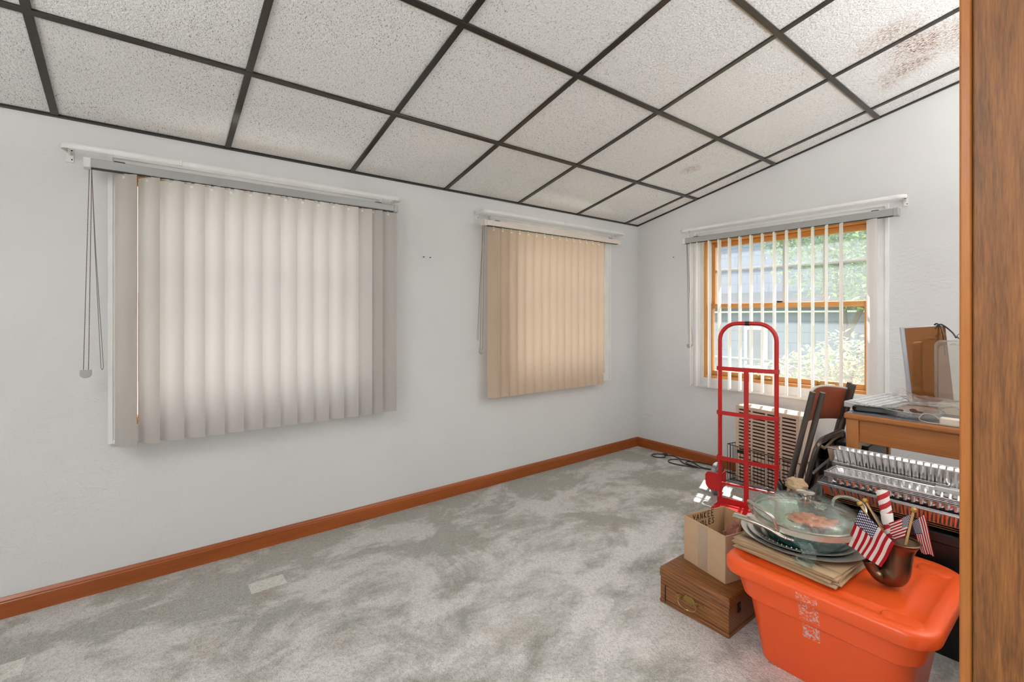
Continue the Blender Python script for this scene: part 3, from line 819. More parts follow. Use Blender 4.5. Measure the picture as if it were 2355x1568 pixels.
# power lead lying by the baseboard
P = [(-1.70, 3.47, .008), (-1.80, 3.46, .006), (-1.95, 3.40, .006), (-2.10, 3.335, .006), (-2.20, 3.33, .006), (-2.235, 3.39, .006), (-2.19, 3.46, .008), (-2.10, 3.47, .012), (-2.00, 3.42, .008), (-1.92, 3.40, .012), (-1.86, 3.44, .014), (-1.92, 3.50, .012), (-2.03, 3.50, .01), (-2.10, 3.45, .014), (-2.08, 3.38, .016), (-1.98, 3.37, .014), (-2.05, 3.365, .010), (-2.14, 3.40, .013), (-2.20, 3.47, .010), (-2.28, 3.50, .008), (-2.33, 3.47, .006), (-2.30, 3.41, .006), (-2.345, 3.365, .006), (-2.40, 3.38, .006), (-2.41, 3.43, .006), (-2.36, 3.475, .008)]
t = thing('extension_lead', 'black power cord coiled on the carpet along the end wall', 'extension lead', P[0])
mb = MB(P[0]); mb.tube(catmull(P, 7), .0042, 8); mb.build('cable', BLACKP, t)
mb = MB(P[0]); mb.tube([(-2.36, 3.475, .010), (-2.345, 3.482, .010), (-2.325, 3.49, .010)], [.006, .009, .009], 8); mb.build('plug', BLACKP, t)

# ------------------------------------------------------------------ folded chair leaning on the desk end
t = thing('folding_chair', 'brown folding chair with reddish backrest, folded and leaning at the desk end', 'folding chair', (-1.0, 2.59, 0))
L = t.location
CT = Vector((.2193, 0, .9757)); CN = Vector((-.9757, 0, .2193)); C0 = Vector((-1.0, 0, .014))
def cp(y, s, n=0): return C0 + CT * s + CN * n + Vector((0, y, 0))
tr_ = .0122
for (y, n, s0, s1) in ((2.356, .0135, .0, .845), (2.836, .0135, .0, .845)):
    mb = MB(L); mb.tube([cp(y, s0, n), cp(y, s1, n)], tr_, 14); mb.build('leg', BROWNT, t)
for (y, n, s0, s1) in ((2.392, -.0135, .0, .848), (2.800, -.0135, .0, .848)):
    mb = MB(L); mb.tube([cp(y, s0, n), cp(y, s1, n)], tr_, 14); mb.build('leg', BROWNT, t)
for s in (.10, .20):
    mb = MB(L); mb.tube([cp(2.356, s, .0135), cp(2.836, s, .0135)], .007, 8); mb.build('stretcher', BROWNT, t)
mb = MB(L)
def backpt(u, v):
    y = 2.372 + .448 * u; bow = .016 + .055 * (1 - (2 * u - 1) ** 2)
    return cp(y, .650 + .165 * v + .012 * v * (1 - (2 * u - 1) ** 2), bow)
mb.grid(20, 6, backpt); mb.build('backrest', VINYL, t, .003, True, 60, 2, .008)
mb = MB(L)
mb.tube([backpt(k / 20, 1) for k in range(21)], .0055, 8); mb.build('back_trim', plain('cream_edge', (206, 196, 182), .5), t)
mb = MB(L)
ring = [(p.x, p.y) for p in rrect(2.597, .36, .182, .262, .075, 0, 6)]
mb.tube([cp(y, s, -.036) for y, s in ring], .0115, 10, True); mb.build('seat_frame', BROWNT, t)
mb = MB(L)
mb.grid(12, 14, lambda u, v: cp(2.43 + .334 * u, .115 + .49 * v, -.034 + .010 * math.sin(u * 9) * math.sin(v * 7 + u * 5)))
mb.build('seat_lining', BAGBLK, t, 0, True, 60, 2, .003)
for s in (.50, .40):
    mb = MB(L); a = cp(2.42, s - .03, -.05); b = cp(2.775, s + .035, -.05)
    mb.tube([a, b], .009, 4, False, .4); mb.build('seat_brace', GREYP, t)
mb = MB(L); mb.tube([cp(2.42, .605, -.040), cp(2.50, .575, -.046), cp(2.60, .60, -.044), cp(2.76, .608, -.040)], .008, 6, False, .5); mb.build('torn_padding', KRAFT, t)

# ------------------------------------------------------------------ desk
t = thing('desk', 'brown wooden desk against the end of the room, partly behind the casing', 'desk', (-.1, 2.74, 0))
L = t.location
DXA, DXB, DYA, DYB, DZ = -.742, .56, 2.458, 3.035, .750
mb = MB(L); mb.bb(DXA, DXB, DYA, DYB, DZ - .026, DZ); mb.build('desktop', DESKW, t, .008, True, 35, 3)
mb = MB(L); mb.bb(-.688, .51, 2.476, 2.494, .626, DZ - .0262); mb.build('apron', DESKW, t, .002)
mb = MB(L); mb.bb(-.730, -.712, 2.518, 2.93, .630, DZ - .0262); mb.build('apron', DESKW, t, .002)
for (x, y) in ((-.735, 2.468), (.51, 2.468), (-.735, 2.932), (.51, 2.932)):
    mb = MB(L)
    mb.loft([rrect(x + .023, y + .023, h, h, .004, z, 2) for h, z in ((.015, 0), (.018, .30), (.021, .585), (.0235, .595), (.0235, DZ - .0262))])
    mb.build('leg', DESKWZ, t, 0, True, 40)
o = MB((-.3, 2.62, DZ)).bb(-.735, .30, 2.464, 2.76, DZ + .0002, DZ + .0022).build('desk_mat', plain('grey_blotter', (112, 110, 116), .22), None); o.location = (-.3, 2.62, DZ)
tag(o, 'grey glossy desk mat along the front edge of the desk', 'desk mat')
DM = DZ + .0022
# keyboard
t = thing('keyboard', 'pale grey computer keyboard at the left end of the desk', 'keyboard', (-.690, 2.805, DZ + .0005), R(83))
mb = MB(); mb.prism([(-.21, -.07, .003), (-.21, .07, .003), (-.21, .07, .030), (-.21, -.07, .014)], (.42, 0, 0)); mb.build('keyboard_case', plain('grey_keyboard', (206, 206, 208), .5), t, .003)
mb = MB()
for j in range(5):
    for i in range(19):
        y = -.054 + .025 * j; z = .014 + .016 * (y + .07) / .14
        mb.bb(-.198 + .021 * i, -.198 + .021 * i + .018, y - .010, y + .010, z + .001, z + .008)
mb.build('keys', plain('key_grey', (222, 222, 224), .5), t, .001, True, 35, 1)
# remote / phone
t = thing('handset', 'dark grey cordless handset lying on the desk mat beside the glass dish', 'phone', (-.652, 2.548, DM), R(8))
mb = MB(); mb.loft([rrect(0, 0, .075, .022, .02, .0), rrect(0, 0, .080, .026, .022, .008), rrect(0, 0, .078, .024, .02, .022), rrect(0, 0, .070, .018, .015, .028)]); mb.build('handset_shell', BLACKP, t, 0, True, 30)
mb = MB(); [mb.bb(-.05 + .018 * i, -.038 + .018 * i, -.012 + .010 * j, -.005 + .010 * j, .0275, .030) for i in range(4) for j in range(3)]; mb.build('handset_keys', GREYP, t)
# cut-glass dish with coins
t = thing('glass_dish', 'round cut glass dish full of coins on the desk mat', 'glass dish', (-.530, 2.585, DM))
mb = MB(); mb.lathe([(.0, .0), (.080, .0), (.098, .006), (.106, .030), (.103, .032), (.094, .012), (.078, .006), (.0, .005)], (0, 0, 0), 40); mb.build('dish_bowl', CRYSTAL, t, 0, True, 25)
for i, (dx, dy, dz, rx) in enumerate(((-.045, .02, .012, .3), (-.02, -.03, .012, -.2), (.02, .02, .013, .15), (.04, -.03, .013, -.3), (-.005, .045, .015, .4), (.055, .025, .012, .1), (-.06, -.02, .014, .35), (.01, -.005, .019, .2))):
    rm = ROTX(rx)
    mb = MB(); mb.lathe([(.0, -.0009), (.0125, -.0009), (.0125, .0009), (.0, .0009)], (0, 0, 0), 18)
    o = mb.build('coin', COPPER); o.location = (-.530 + dx, 2.585 + dy, DM + dz + .004); o.rotation_euler = (rx, .1, 0)
    tag(o, 'dull brown coin lying in the cut glass dish on the desk', 'coin', 'coins in the glass dish')
t = thing('zip_bag', 'crumpled clear plastic zip bag lying over the glass dish', 'plastic bag', (-.515, 2.64, DM + .034))
def bagpt(u, v, sgn):
    x = -.100 + .23 * u; y = -.05 + .14 * v
    e = (1 - (2 * u - 1) ** 4) * (1 - (2 * v - 1) ** 4)
    k = mnoise.noise(Vector((u * 5, v * 5, 3 + sgn))) * .018
    z = .020 + (.026 * e if sgn > 0 else -.008 * e) + k * .8 + .050 * max(0, .35 - u) ** 1.0 * 2 * (0.3 + v)
    return (x, y, max(z, .002))
mb = MB(); mb.grid(26, 18, lambda u, v: bagpt(u, v, 1)); mb.grid(26, 18, lambda u, v: bagpt(u, v, -1)); mb.build('bag_film', ZIPB, t, 0, True, 70)
mb = MB(); mb.tube([bagpt(1, v / 8, 1) for v in range(9)], .0025, 6); mb.build('zip_strip', plain('violet_zip', (150, 150, 200), .4), t)
# mirror-like panel at the back; reflected wood painted as its amber base colour
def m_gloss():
    t = NT('painted_wood_reflection')
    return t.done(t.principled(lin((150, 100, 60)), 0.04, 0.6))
t = thing('monitor', 'glossy flat monitor with painted brown reflection and grey side frame at the desk back', 'monitor', (-.60, 2.915, DZ + .0003), R(24))
tilt = ROTX(R(0)) @ ROTY(R(-5.0))
def mrot(p): q = tilt @ Vector(p); return q
mb = MB(); mb.box(mrot((.075, .012, .192)), (.168, .024, .372), tilt); mb.build('monitor_shell', plain('silver_frame', (188, 190, 198), .35, .3), t, .003)
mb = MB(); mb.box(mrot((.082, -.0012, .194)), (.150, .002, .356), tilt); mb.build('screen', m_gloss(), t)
mb = MB(); mb.bb(-.02, .16, -.005, .10, .0, .010); mb.build('monitor_foot', GREYP, t, .003)
for i, P in enumerate(([(-.53, 2.95, 1.12), (-.515, 2.955, 1.145), (-.49, 2.93, 1.11), (-.475, 2.90, 1.0)], [(-.52, 2.95, 1.12), (-.50, 2.955, 1.142), (-.46, 2.93, 1.11), (-.43, 2.84, 1.085)])):
    o = MB(P[0]).tube(catmull(P, 8), .0032, 6).build('cable', BLACKP); o.location = P[0]
    tag(o, ('black cable hanging down behind the clear plastic bin on the desk', 'black cable running from the glossy monitor top to the clear plastic bin')[i], 'cable')
# clear plastic bin standing on end upon a beige box
t = thing('beige_box', 'low beige cardboard box under the clear plastic bin on the desk', 'box', (-.40, 2.80, DZ))
mb = MB(); mb.bb(-.075, .10, -.045, .07, .0004, .050); mb.build('box_shell', BEIGEP, t, .003)
t = thing('plastic_bin', 'clear plastic storage bin standing on its end behind the glass dish', 'plastic bin', (-.395, 2.80, DZ + .0502), R(6))
mb = MB()
mb.loft([[Vector((p.x, z_, p.y)) for p in rrect(0, .135, hx, hz, .022, 0, 5)] for z_, hx, hz in ((-.045, .082, .120), (.05, .094, .132), (.052, .101, .1345), (.058, .101, .1345))], True, False); mb.build('bin_shell', ACRYL, t, 0, True, 40, 2, .002)
mb = MB(); mb.tube([Vector((p.x, .055, p.y)) for p in rrect(0, .135, .100, .1335, .024, 0, 6)], .004, 8, True); mb.build('bin_rim', ACRYL, t)
t = thing('eyeglasses', 'thin framed eyeglasses lying on top of the clear plastic bin', 'eyeglasses', (-.375, 2.80, DZ + .3255))
mb = MB()
for x in (-.026, .026): mb.tube([(x + .02 * math.cos(a), 0.0, .016 + .014 * math.sin(a)) for a in [2 * PI * k / 16 for k in range(16)]], .0013, 5, True)
mb.tube([(-.046, 0, .018), (-.046, .04, .008), (-.044, .09, .002)], .0013, 5); mb.tube([(.046, 0, .018), (.046, .04, .008), (.044, .09, .002)], .0013, 5)
mb.tube([(-.007, 0, .018), (.007, 0, .018)], .0013, 5); mb.build('spectacle_frame', DARK, t)
t = thing('power_adapter', 'white power adapter with a thin looped lead at the front of the desk', 'power adapter', (-.395, 2.50, DM))
mb = MB(); mb.bb(-.03, .04, -.018, .02, .0, .026); mb.build('adapter_body', plain('warm_white', (228, 214, 198), .4), t, .004)
mb = MB(); mb.tube(catmull([(-.03, 0, .014), (-.055, .015, .030), (-.085, .02, .026), (-.095, .0, .008), (-.07, -.025, .003), (-.02, -.032, .003), (.05, -.030, .003)], 8), .0018, 6); mb.build('lead', plain('lead_tan', (206, 176, 140), .5), t)
o = MB((-.645, 3.01, DZ)).bb(-.70, -.61, 2.99, 3.03, DZ + .0002, DZ + .028).build('router', BLACKP, None, .003); o.location = (-.645, 3.01, DZ)
tag(o, 'small black box at the rear left corner of the desk', 'router')
t = thing('computer_tower', 'black computer case standing under the left end of the desk', 'computer', (-.775, 2.70, 0))
mb = MB(); mb.bb(-.040, .088, -.10, .18, .006, .585); mb.build('tower_case', BLACKP, t, .004)
mb = MB(); mb.bb(-.030, .078, -.1045, -.1002, .02, .575); mb.build('tower_front', plain('gloss_black', (30, 30, 34), .15), t, .002)

# ------------------------------------------------------------------ black tub, trays and foil pans
t = thing('black_tub', 'large black plastic tub on the floor holding up the trays and foil pans', 'tub', (-.45, 2.31, 0))
mb = MB()
hx, hy = .300, .150
mb.loft([rrect(0, 0, hx - .04, hy - .03, .03, .0), rrect(0, 0, hx - .01, hy - .006, .03, .395), rrect(0, 0, hx, hy, .03, .40), rrect(0, 0, hx, hy, .03, .43), rrect(0, 0, hx - .004, hy - .004, .03, .432)]); mb.build('tub_body', BLACKP, t, 0, True, 35)
ordn = ['topmost', 'second', 'third', 'fourth', 'fifth', 'sixth', 'seventh', 'eighth', 'ninth']
def tray_mesh(w, d, h, mat, rimmat, nm):
    t = thing(nm, '', 'tray')
    mb = MB(); mb.loft([rrect(0, 0, w / 2 - .03, d / 2 - .03, .03, .001), rrect(0, 0, w / 2 - .01, d / 2 - .01, .03, h), rrect(0, 0, w / 2, d / 2, .035, h + .0005)], True, False); mb.build('tray_body', mat, t, 0, True, 40)
    mb = MB(); mb.tube(rrect(0, 0, w / 2, d / 2, .035, h + .0005), .0016, 5, True); mb.build('tray_rim', rimmat, t)
    return t
tr0 = tray_mesh(.56, .26, .010, BLACKP, plain('gold_rim', (150, 110, 76), .35, .6), 'serving_tray')
for i in range(4):
    o = tr0 if i == 0 else dup(tr0)
    o.location = (-.455, 2.310, .4335 + .0070 * (3 - i)); o['group'] = 'black serving trays under the foil pans'
    o['label'] = 'black serving tray with tan rim on the black tub, %s of four' % (ordn[i] if i < 3 else 'lowest')
def foil_pan(w, d, h, style, inset=.018):
    t = thing('foil_pan', '', 'foil pan')
    mb = MB(); n1 = int(w / .0115); n2 = int(d / .0115)
    per = []
    cxr = .02
    def perim(hx, hy, amp):
        pts = []
        N = 4 * 0
        for side in range(4):
            n = (n1 if side % 2 == 0 else n2)
            for k in range(n * 2):
                q = (k + .0) / (n * 2)
                a = amp * (1 if (k // 2) % 2 == 0 else -1)
                if q < .04 or q > .96: a = 0
                if side == 0: p = (-hx + 2 * hx * q, -hy + a)
                elif side == 1: p = (hx - a, -hy + 2 * hy * q)
                elif side == 2: p = (hx - 2 * hx * q, hy - a)
                else: p = (-hx + a, hy - 2 * hy * q)
                pts.append(p)
        return pts
    hx, hy = w / 2, d / 2
    if style == 'flute': levels = [(inset, .0, .0), (inset * .9, .003, .0018), (.006, h - .006, .0018), (.004, h - .003, 0)]
    else: levels = [(inset, .0, .0), (inset * .7, h * .40, .0), (.009, h * .46, .0022), (.006, h - .008, .0022), (.004, h - .005, 0)]
    rings = [[Vector((x, y, z)) for x, y in perim(hx - ins, hy - ins, amp)] for ins, z, amp in levels]
    mb.loft(rings, True, False); mb.build('pan_wall', FOIL, t, 0, True, 30)
    mb = MB()
    fl = [[Vector((x, y, z)) for x, y in perim(hx - ins, hy - ins, 0)] for ins, z in ((.004, h - .003), (.003, h), (-.002, h), (-.004, h - .0015), (-.003, h - .003), (-.0015, h - .0025))]
    mb.loft(fl, False, False); mb.build('pan_rim', FOIL, t, 0, True, 50)
    return t
def stack(protos, loc, dz, n, rx, lab, grp, first=None):
    proto = protos
    for i in range(n):
        o = proto if i == 0 else dup(proto)
        o.location = Vector(loc) + Vector((random.uniform(-.002, .002), random.uniform(-.001, .001), -dz * i)); o.rotation_euler = (rx, 0, random.uniform(-.004, .004))
        o['group'] = grp; o['label'] = lab % ordn[i]
# front stack: fluted pans below, dimpled pans above
stack(foil_pan(.57, .118, .045, 'flute'), (-.452, 2.222, .4640), .0035, 3, 0, 'fluted foil pan, %s of three under the dimpled pans in the front stack', 'lower fluted foil pans')
stack(foil_pan(.55, .118, .050, 'dimple'), (-.440, 2.222, .5080), .0055, 4, 0, 'dimpled foil pan, %s of four in the front stack', 'dimpled foil pans')
t = thing('roasting_pan', 'black roasting pan behind the dimpled foil pans, under the upper stack', 'roasting pan', (-.40, 2.375, .4605))
mb = MB(); mb.loft([rrect(0, 0, .22, .070, .03, .0), rrect(0, 0, .25, .076, .03, .040), rrect(0, 0, .26, .078, .03, .042), rrect(0, 0, .255, .074, .03, .0425), rrect(0, 0, .245, .070, .03, .036)], True, True); mb.build('roasting_body', BLACKP, t, 0, True, 40)
stack(foil_pan(.36, .17, .022, 'dimple', .012), (-.545, 2.365, .5400), .0042, 8, R(-6), 'shallow foil pan, %s of the nested ones below the big fluted pan', 'nested shallow foil pans')
o = foil_pan(.60, .17, .060, 'flute'); o.location = (-.458, 2.368, .5520); o.rotation_euler = (R(-8), 0, 0)
o['label'] = 'big fluted foil pan on top of the rear stack, rim nearest the desk apron'
o = MB((-.36, 2.29, .54)).bb(-.40, -.10, 2.262, 2.30, .548, .562).build('carton_flap', plain('white_card', (228, 226, 224), .7), None, .001); o.location = (-.36, 2.29, .54)
o.rotation_euler = (0, 0, 0); tag(o, 'white card strip lying on the dimpled foil pans near the casing', 'card strip')

# ------------------------------------------------------------------ crumpled things
def crumple(mb, c, rad, seed, amp, sub=4, freq=2.2):
    b = bmesh.new(); bmesh.ops.create_icosphere(b, subdivisions=sub, radius=1)
    off = Vector((seed * 3.1, seed * 1.7, seed * 2.3)); mp = {}
    c = Vector(c)
    for v in b.verts:
        p = v.co.copy()
        k = 1 + amp * (abs(mnoise.noise(p * freq + off)) * 1.6 - .45) + amp * .5 * mnoise.noise(p * freq * 2.7 + off)
        q = Vector((p.x * rad[0] * k, p.y * rad[1] * k, max(p.z * k, -.96) * rad[2]))
        mp[v.index] = mb.v(c + q)
    for f in b.faces: mb.face([mp[v.index] for v in f.verts])
    b.free(); return mb
t = thing('rubbish_bag', 'black plastic bag bulging between the folded chair and the foil pans', 'plastic bag', (-.855, 2.175, 0))
mb = MB(t.location); crumple(mb, (-.855, 2.175, .225), (.088, .10, .23), 2, .32); mb.build('bag_film', BAGBLK, t, 0, True, 35)
o = crumple(MB((-.835, 2.165, .45)), (-.822, 2.165, .466), (.045, .035, .034), 5, .30, 4, 1.3).build('paper_bag', KRAFT, None, 0, True, 24); o.location = (-.835, 2.165, .45)
tag(o, 'crumpled brown paper lying on the black plastic bag behind the pan lid', 'paper')
t = thing('rubbish_bag', 'black plastic bag on the floor behind the right end of the orange tote', 'plastic bag', (-.14, 1.86, 0))
mb = MB(t.location); crumple(mb, (-.125, 1.86, .17), (.10, .26, .175), 9, .22); mb.build('bag_film', BAGBLK, t, 0, True, 35)
o = MB((-.27, 1.75, 0)).tube([(-.262, 1.65, .002), (-.255, 1.72, .05), (-.262, 1.76, .14)], .006, 6, False, .3).build('cable_tie', WHITEP); o.location = (-.27, 1.75, 0)
tag(o, 'white plastic strip poking up beside the orange tote near the casing', 'plastic strip')

# ------------------------------------------------------------------ wooden chest
t = thing('silverware_chest', 'dark oak chest with a brass handle on the carpet under the cardboard box', 'chest', (-1.0115, 1.820, 0))
w2, d2 = .1475, .137
mb = MB(); mb.bb(-w2 + .003, w2 - .003, -d2 + .003, d2 - .003, .016, .108); mb.build('chest_body', OAK_X, t, .002)
mb = MB(); mb.loft([rrect(0, 0, w2 - .001, d2 - .001, .003, .0005, 1), rrect(0, 0, w2, d2, .003, .012, 1), rrect(0, 0, w2 - .003, d2 - .003, .003, .0158, 1)]); mb.build('plinth', OAK_X, t, 0, False)
mb = MB(); mb.loft([rrect(0, 0, w2 - .002, d2 - .002, .003, .1085, 1), rrect(0, 0, w2, d2, .003, .111, 1), rrect(0, 0, w2, d2, .003, .138, 1), rrect(0, 0, w2 - .004, d2 - .004, .003, .145, 1), rrect(0, 0, w2 - .012, d2 - .012, .003, .148, 1)]); mb.build('lid', OAK_X, t, 0, True, 20)
mb = MB(); mb.bb(-w2 + .026, -w2 + .0275, -d2 - .0006, -d2 + .004, .004, .075); mb.bb(-w2 + .001, w2 - .001, -d2 + .0018, -d2 + .0035, .1078, .1092); mb.build('drawer_gap', plain('gap_dark', (40, 24, 14), .8), t)
mb = MB(); hz = .066; hx0 = -.012
half = [(0, .017), (.006, .0145), (.010, .018), (.018, .013), (.024, .0045), (.032, .007), (.041, .0085), (.050, .003), (.056, .006), (.058, .0015), (.052, -.006), (.040, -.008), (.030, -.003), (.022, -.010), (.014, -.008), (.007, -.014), (0, -.011)]
poly = [(hx0 + x, -d2 - .0025, hz + z) for x, z in half] + [(hx0 - x, -d2 - .0025, hz + z) for x, z in half[::-1][1:-1]]
mb.prism(poly, (0, .0055, 0)); pl = mb.build('handle_plate', BRASS, t, .0008)
for s in (-1, 1):
    mb = MB(); mb.lathe([(.0, .016), (.004, .016), (.006, .011), (.0035, .006), (.006, .0)], (hx0 + s * .036, -d2 - .002, hz), 12, 'Y')
    for v in mb.bm.verts: v.co.y = -d2 - .002 - (v.co.y + d2 + .002)
    mb.build('handle_post', BRASS, t)
mb = MB(); mb.tube(catmull([(hx0 - .037, -d2 - .014, hz), (hx0 - .038, -d2 - .017, hz - .012), (hx0 - .028, -d2 - .020, hz - .023), (hx0 - .008, -d2 - .021, hz - .027), (hx0, -d2 - .021, hz - .0275), (hx0 + .008, -d2 - .021, hz - .027), (hx0 + .028, -d2 - .020, hz - .023), (hx0 + .038, -d2 - .017, hz - .012), (hx0 + .037, -d2 - .014, hz)], 5), [.0022 + .0016 * math.exp(-((k - 20) / 3.0) ** 2) + (.0012 if k in (16, 17, 23, 24) else 0) for k in range(41)], 8); mb.build('bail_handle', BRASS, t)
mb = MB(); mb.bb(w2 - .0025, w2 + .0012, -.07, -.052, .070, .105); mb.bb(w2 + .0005, w2 + .004, -.066, -.056, .074, .086); mb.build('side_clasp', DARK, t, .0008)

# ------------------------------------------------------------------ cardboard box on the chest
CB = (-1.128, 1.814, .1485)
t = thing('cardboard_box', 'open cardboard box with handwriting inside, standing on the oak chest', 'box', CB, R(-14))
bw_, bd, bh_ = .2144, .236, .184; th_ = .004
mb = MB(); mb.bb(0, bw_, 0, bd, 0, th_); mb.build('box_bottom', CARD, t)
mb = MB(); mb.bb(0, bw_, 0, th_, th_, bh_); mb.build('box_wall', CARD, t, .001)
mb = MB(); mb.bb(0, bw_, bd - th_, bd, th_, bh_); mb.build('box_wall', CARDIN, t, .001)
mb = MB(); mb.bb(0, th_, th_, bd - th_, th_, bh_ + .001); lw_ = mb.build('box_wall', CARDIN, t, .001)
mb = MB(); mb.bb(bw_ - th_, bw_, th_, bd - th_, th_, bh_); mb.build('box_wall', CARD, t, .001)
mb = MB(); mb.box((.07, bd - .018, .10), (.10, .003, .155), ROTX(R(-5))); mb.build('inner_flap', CARDIN, t, .001)
LET = {'Y': [[(0, 1), (.4, .5)], [(.85, 1), (.3, 0)]], 'A': [[(0, 0), (.42, 1), (.8, 0)], [(.15, .38), (.68, .38)]], 'N': [[(0, 0), (.05, 1), (.7, 0), (.75, 1)]], 'K': [[(.05, 0), (.05, 1)], [(.75, 1), (.05, .45), (.75, 0)]],
       'E': [[(.75, 1), (.05, 1), (.05, 0), (.75, 0)], [(.05, .52), (.6, .52)]], 'C': [[(.75, .85), (.4, 1), (.05, .6), (.1, .15), (.45, 0), (.75, .15)]], 'D': [[(.05, 0), (.05, 1), (.5, .9), (.75, .5), (.5, .08), (.05, 0)]], 'L': [[(.05, 1), (.05, 0), (.7, 0)]],
       'S': [[(.7, .9), (.35, 1), (.08, .75), (.4, .52), (.7, .28), (.35, 0), (.02, .12)]]}
mb = MB()
def scribe(word, y0, z0, hgt, wid, gap, drop):
    y = y0
    for i, chh in enumerate(word):
        for st in LET[chh]:
            P = [(th_ + .0006, y + a * wid, z0 + b * hgt - drop * i) for a, b in st]
            Q = []
            for k in range(len(P) - 1):
                for q in range(4): Q.append(Vector(P[k]).lerp(Vector(P[k + 1]), q / 4))
            Q.append(Vector(P[-1]))
            rings_ = mb.tube(Q, .0017, 6)
        y += wid + gap
scribe('YANKEE', .046, bh_ - .034, .027, .0165, .0050, -.0012)
scribe('CANDLES', .040, bh_ - .068, .024, .0150, .0045, -.0012)
for v in mb.bm.verts: v.co.x = th_ + .0006 + (v.co.x - th_ - .0006) * .3
mb.build('handwriting', INK, lw_)
mb = MB(); mb.bb(.078, .128, -.0008, -.0002, .004, bh_ - .006); mb.build('tape', FOILTAPE, t)
c0 = Vector(CB)
def inbox(x, y, z): q = ROTZ(R(-14)) @ Vector((x, y, z)); return c0 + q
p = inbox(.155, .135, .125); o = crumple(MB(p), p, (.050, .085, .062), 11, .35, 4, 2.6).build('brown_wrapping', REDBR, None, 0, True, 22); o.location = p
tag(o, 'crumpled reddish brown wrapping in the cardboard box', 'wrapping')
p = inbox(.085, .12, .055); o = crumple(MB(p), p, (.04, .06, .05), 15, .4, 3, 2.0).build('dark_candle_bag', plain('dark_grey_film', (58, 56, 60), .3), None, 0, True, 25); o.location = p
tag(o, 'dark grey wrapped object at the bottom of the cardboard box', 'wrapped object')

# ------------------------------------------------------------------ orange tote
TX0, TX1, TYA, TYB = -.852, -.278, 1.588, 2.130
tcx, tcy = (TX0 + TX1) / 2, (TYA + TYB) / 2; thx, thy = (TX1 - TX0) / 2, (TYB - TYA) / 2
t = thing('storage_tote', 'big orange plastic storage tote with its lid on, in front at the right', 'storage tote', (tcx, TYA, 0))
def tr_ring(ins, z, rad=.07): return rrect(0, thy, thx - ins, thy - ins, rad, z, 8)
mb = MB()
mb.loft([tr_ring(.092, .0005, .06), tr_ring(.088, .006, .06), tr_ring(.058, .205, .07), tr_ring(.055, .212, .07), tr_ring(.040, .222, .075), tr_ring(.020, .305, .08), tr_ring(.018, .3185, .08)], True, True)
mb.build('tote_body', ORANGE, t, 0, True, 28)
mb = MB(); RL = [.11, .08, .07, .085]
def lr(ins, z): return rrect(0, thy, thx - ins, thy - ins, [max(q - ins * .8, .02) for q in RL], z, 10)
mb.loft([lr(.012, .300), lr(.002, .300), lr(.0, .304), lr(.0, .332), lr(.004, .340), lr(.012, .344), lr(.034, .345), lr(.042, .3415), lr(.052, .336), lr(.085, .3355), lr(.092, .338), lr(.105, .3385), lr(.112, .3365)], False, True)
lid = mb.build('tote_lid', ORANGE, t, 0, True, 40)
for (x, y) in ((.16, .06), (.16, .47)):
    mb = MB(); mb.loft([rrect(x + .05, y, .055, .030, .02, .3362), rrect(x + .05, y, .048, .024, .016, .344), rrect(x + .05, y, .040, .018, .012, .345)])
    mb.build('lid_rib', ORANGE, lid, 0, True, 40)
ZL = .3452
# stack of flattened brown paper
for i in range(6):
    z = ZL + .0022 + .0048 * (5 - i) - .0048
    z = ZL + .0048 * (5 - i)
    cxp, cyp, aa = -.665 + random.uniform(-.010, .010), 1.838 + random.uniform(-.008, .012), R(-3 + random.uniform(-3.5, 3.5))
    o = thing('flattened_bag', 'flattened brown paper bag, %s of the stack under the silver platter' % (ordn[i] if i < 5 else 'lowest'), 'paper bag', (cxp, cyp, z), aa, 'flattened paper bags on the tote')
    mb = MB()
    mb.grid(14, 10, lambda u, v: (-.182 + .33 * u, -.165 + .33 * v, .0020 + .0012 * mnoise.noise(Vector((u * 2.2, v * 2.2, i * 5.0)))))
    mb.build('paper_sheet', KRAFT, o, 0, False, 60, 2, .0014)
    mb = MB(); mb.grid(10, 1, lambda u, v: (-.181 + .328 * u, -.164 + .05 * v, .0040)); mb.build('folded_edge', KRAFT, o, 0, True, 60, 2, .0008)
ZP = ZL + .0305
t = thing('silver_platter', 'large round tarnished silver platter on the flattened paper bags', 'platter', (-.695, 1.885, ZP))
mb = MB(); mb.lathe([(.0, .0), (.145, .0), (.155, .004), (.172, .011), (.196, .015), (.201, .0155), (.202, .017), (.196, .0175), (.172, .0135), (.153, .0065), (.143, .003), (.0, .003)], (0, 0, 0), 72); mb.build('platter_dish', SILVER, t, 0, True, 50)
t = thing('ribbed_platter', 'smaller ribbed silver tray nested in the large silver platter', 'platter', (-.700, 1.872, ZP + .0036))
mb = MB(); prof = [(.0, .0)]
mb.lathe([(.0, .0), (.120, .0), (.128, .004), (.148, .014), (.168, .0185), (.171, .0195), (.169, .0205), (.147, .0165), (.126, .0065), (.118, .0025), (.0, .0025)], (0, 0, 0), 72)
tray = mb.build('tray_dish', SILVER, t, 0, True, 50)
mb = MB()
for k in range(64):
    a = 2 * PI * k / 64
    d = Vector((math.cos(a), math.sin(a), 0))
    mb.tube([d * .126 + Vector((0, 0, .0080)), d * .150 + Vector((0, 0, .0182))], .0021, 5)
mb.build('gadroon_rib', SILVER, tray, 0, True, 60)
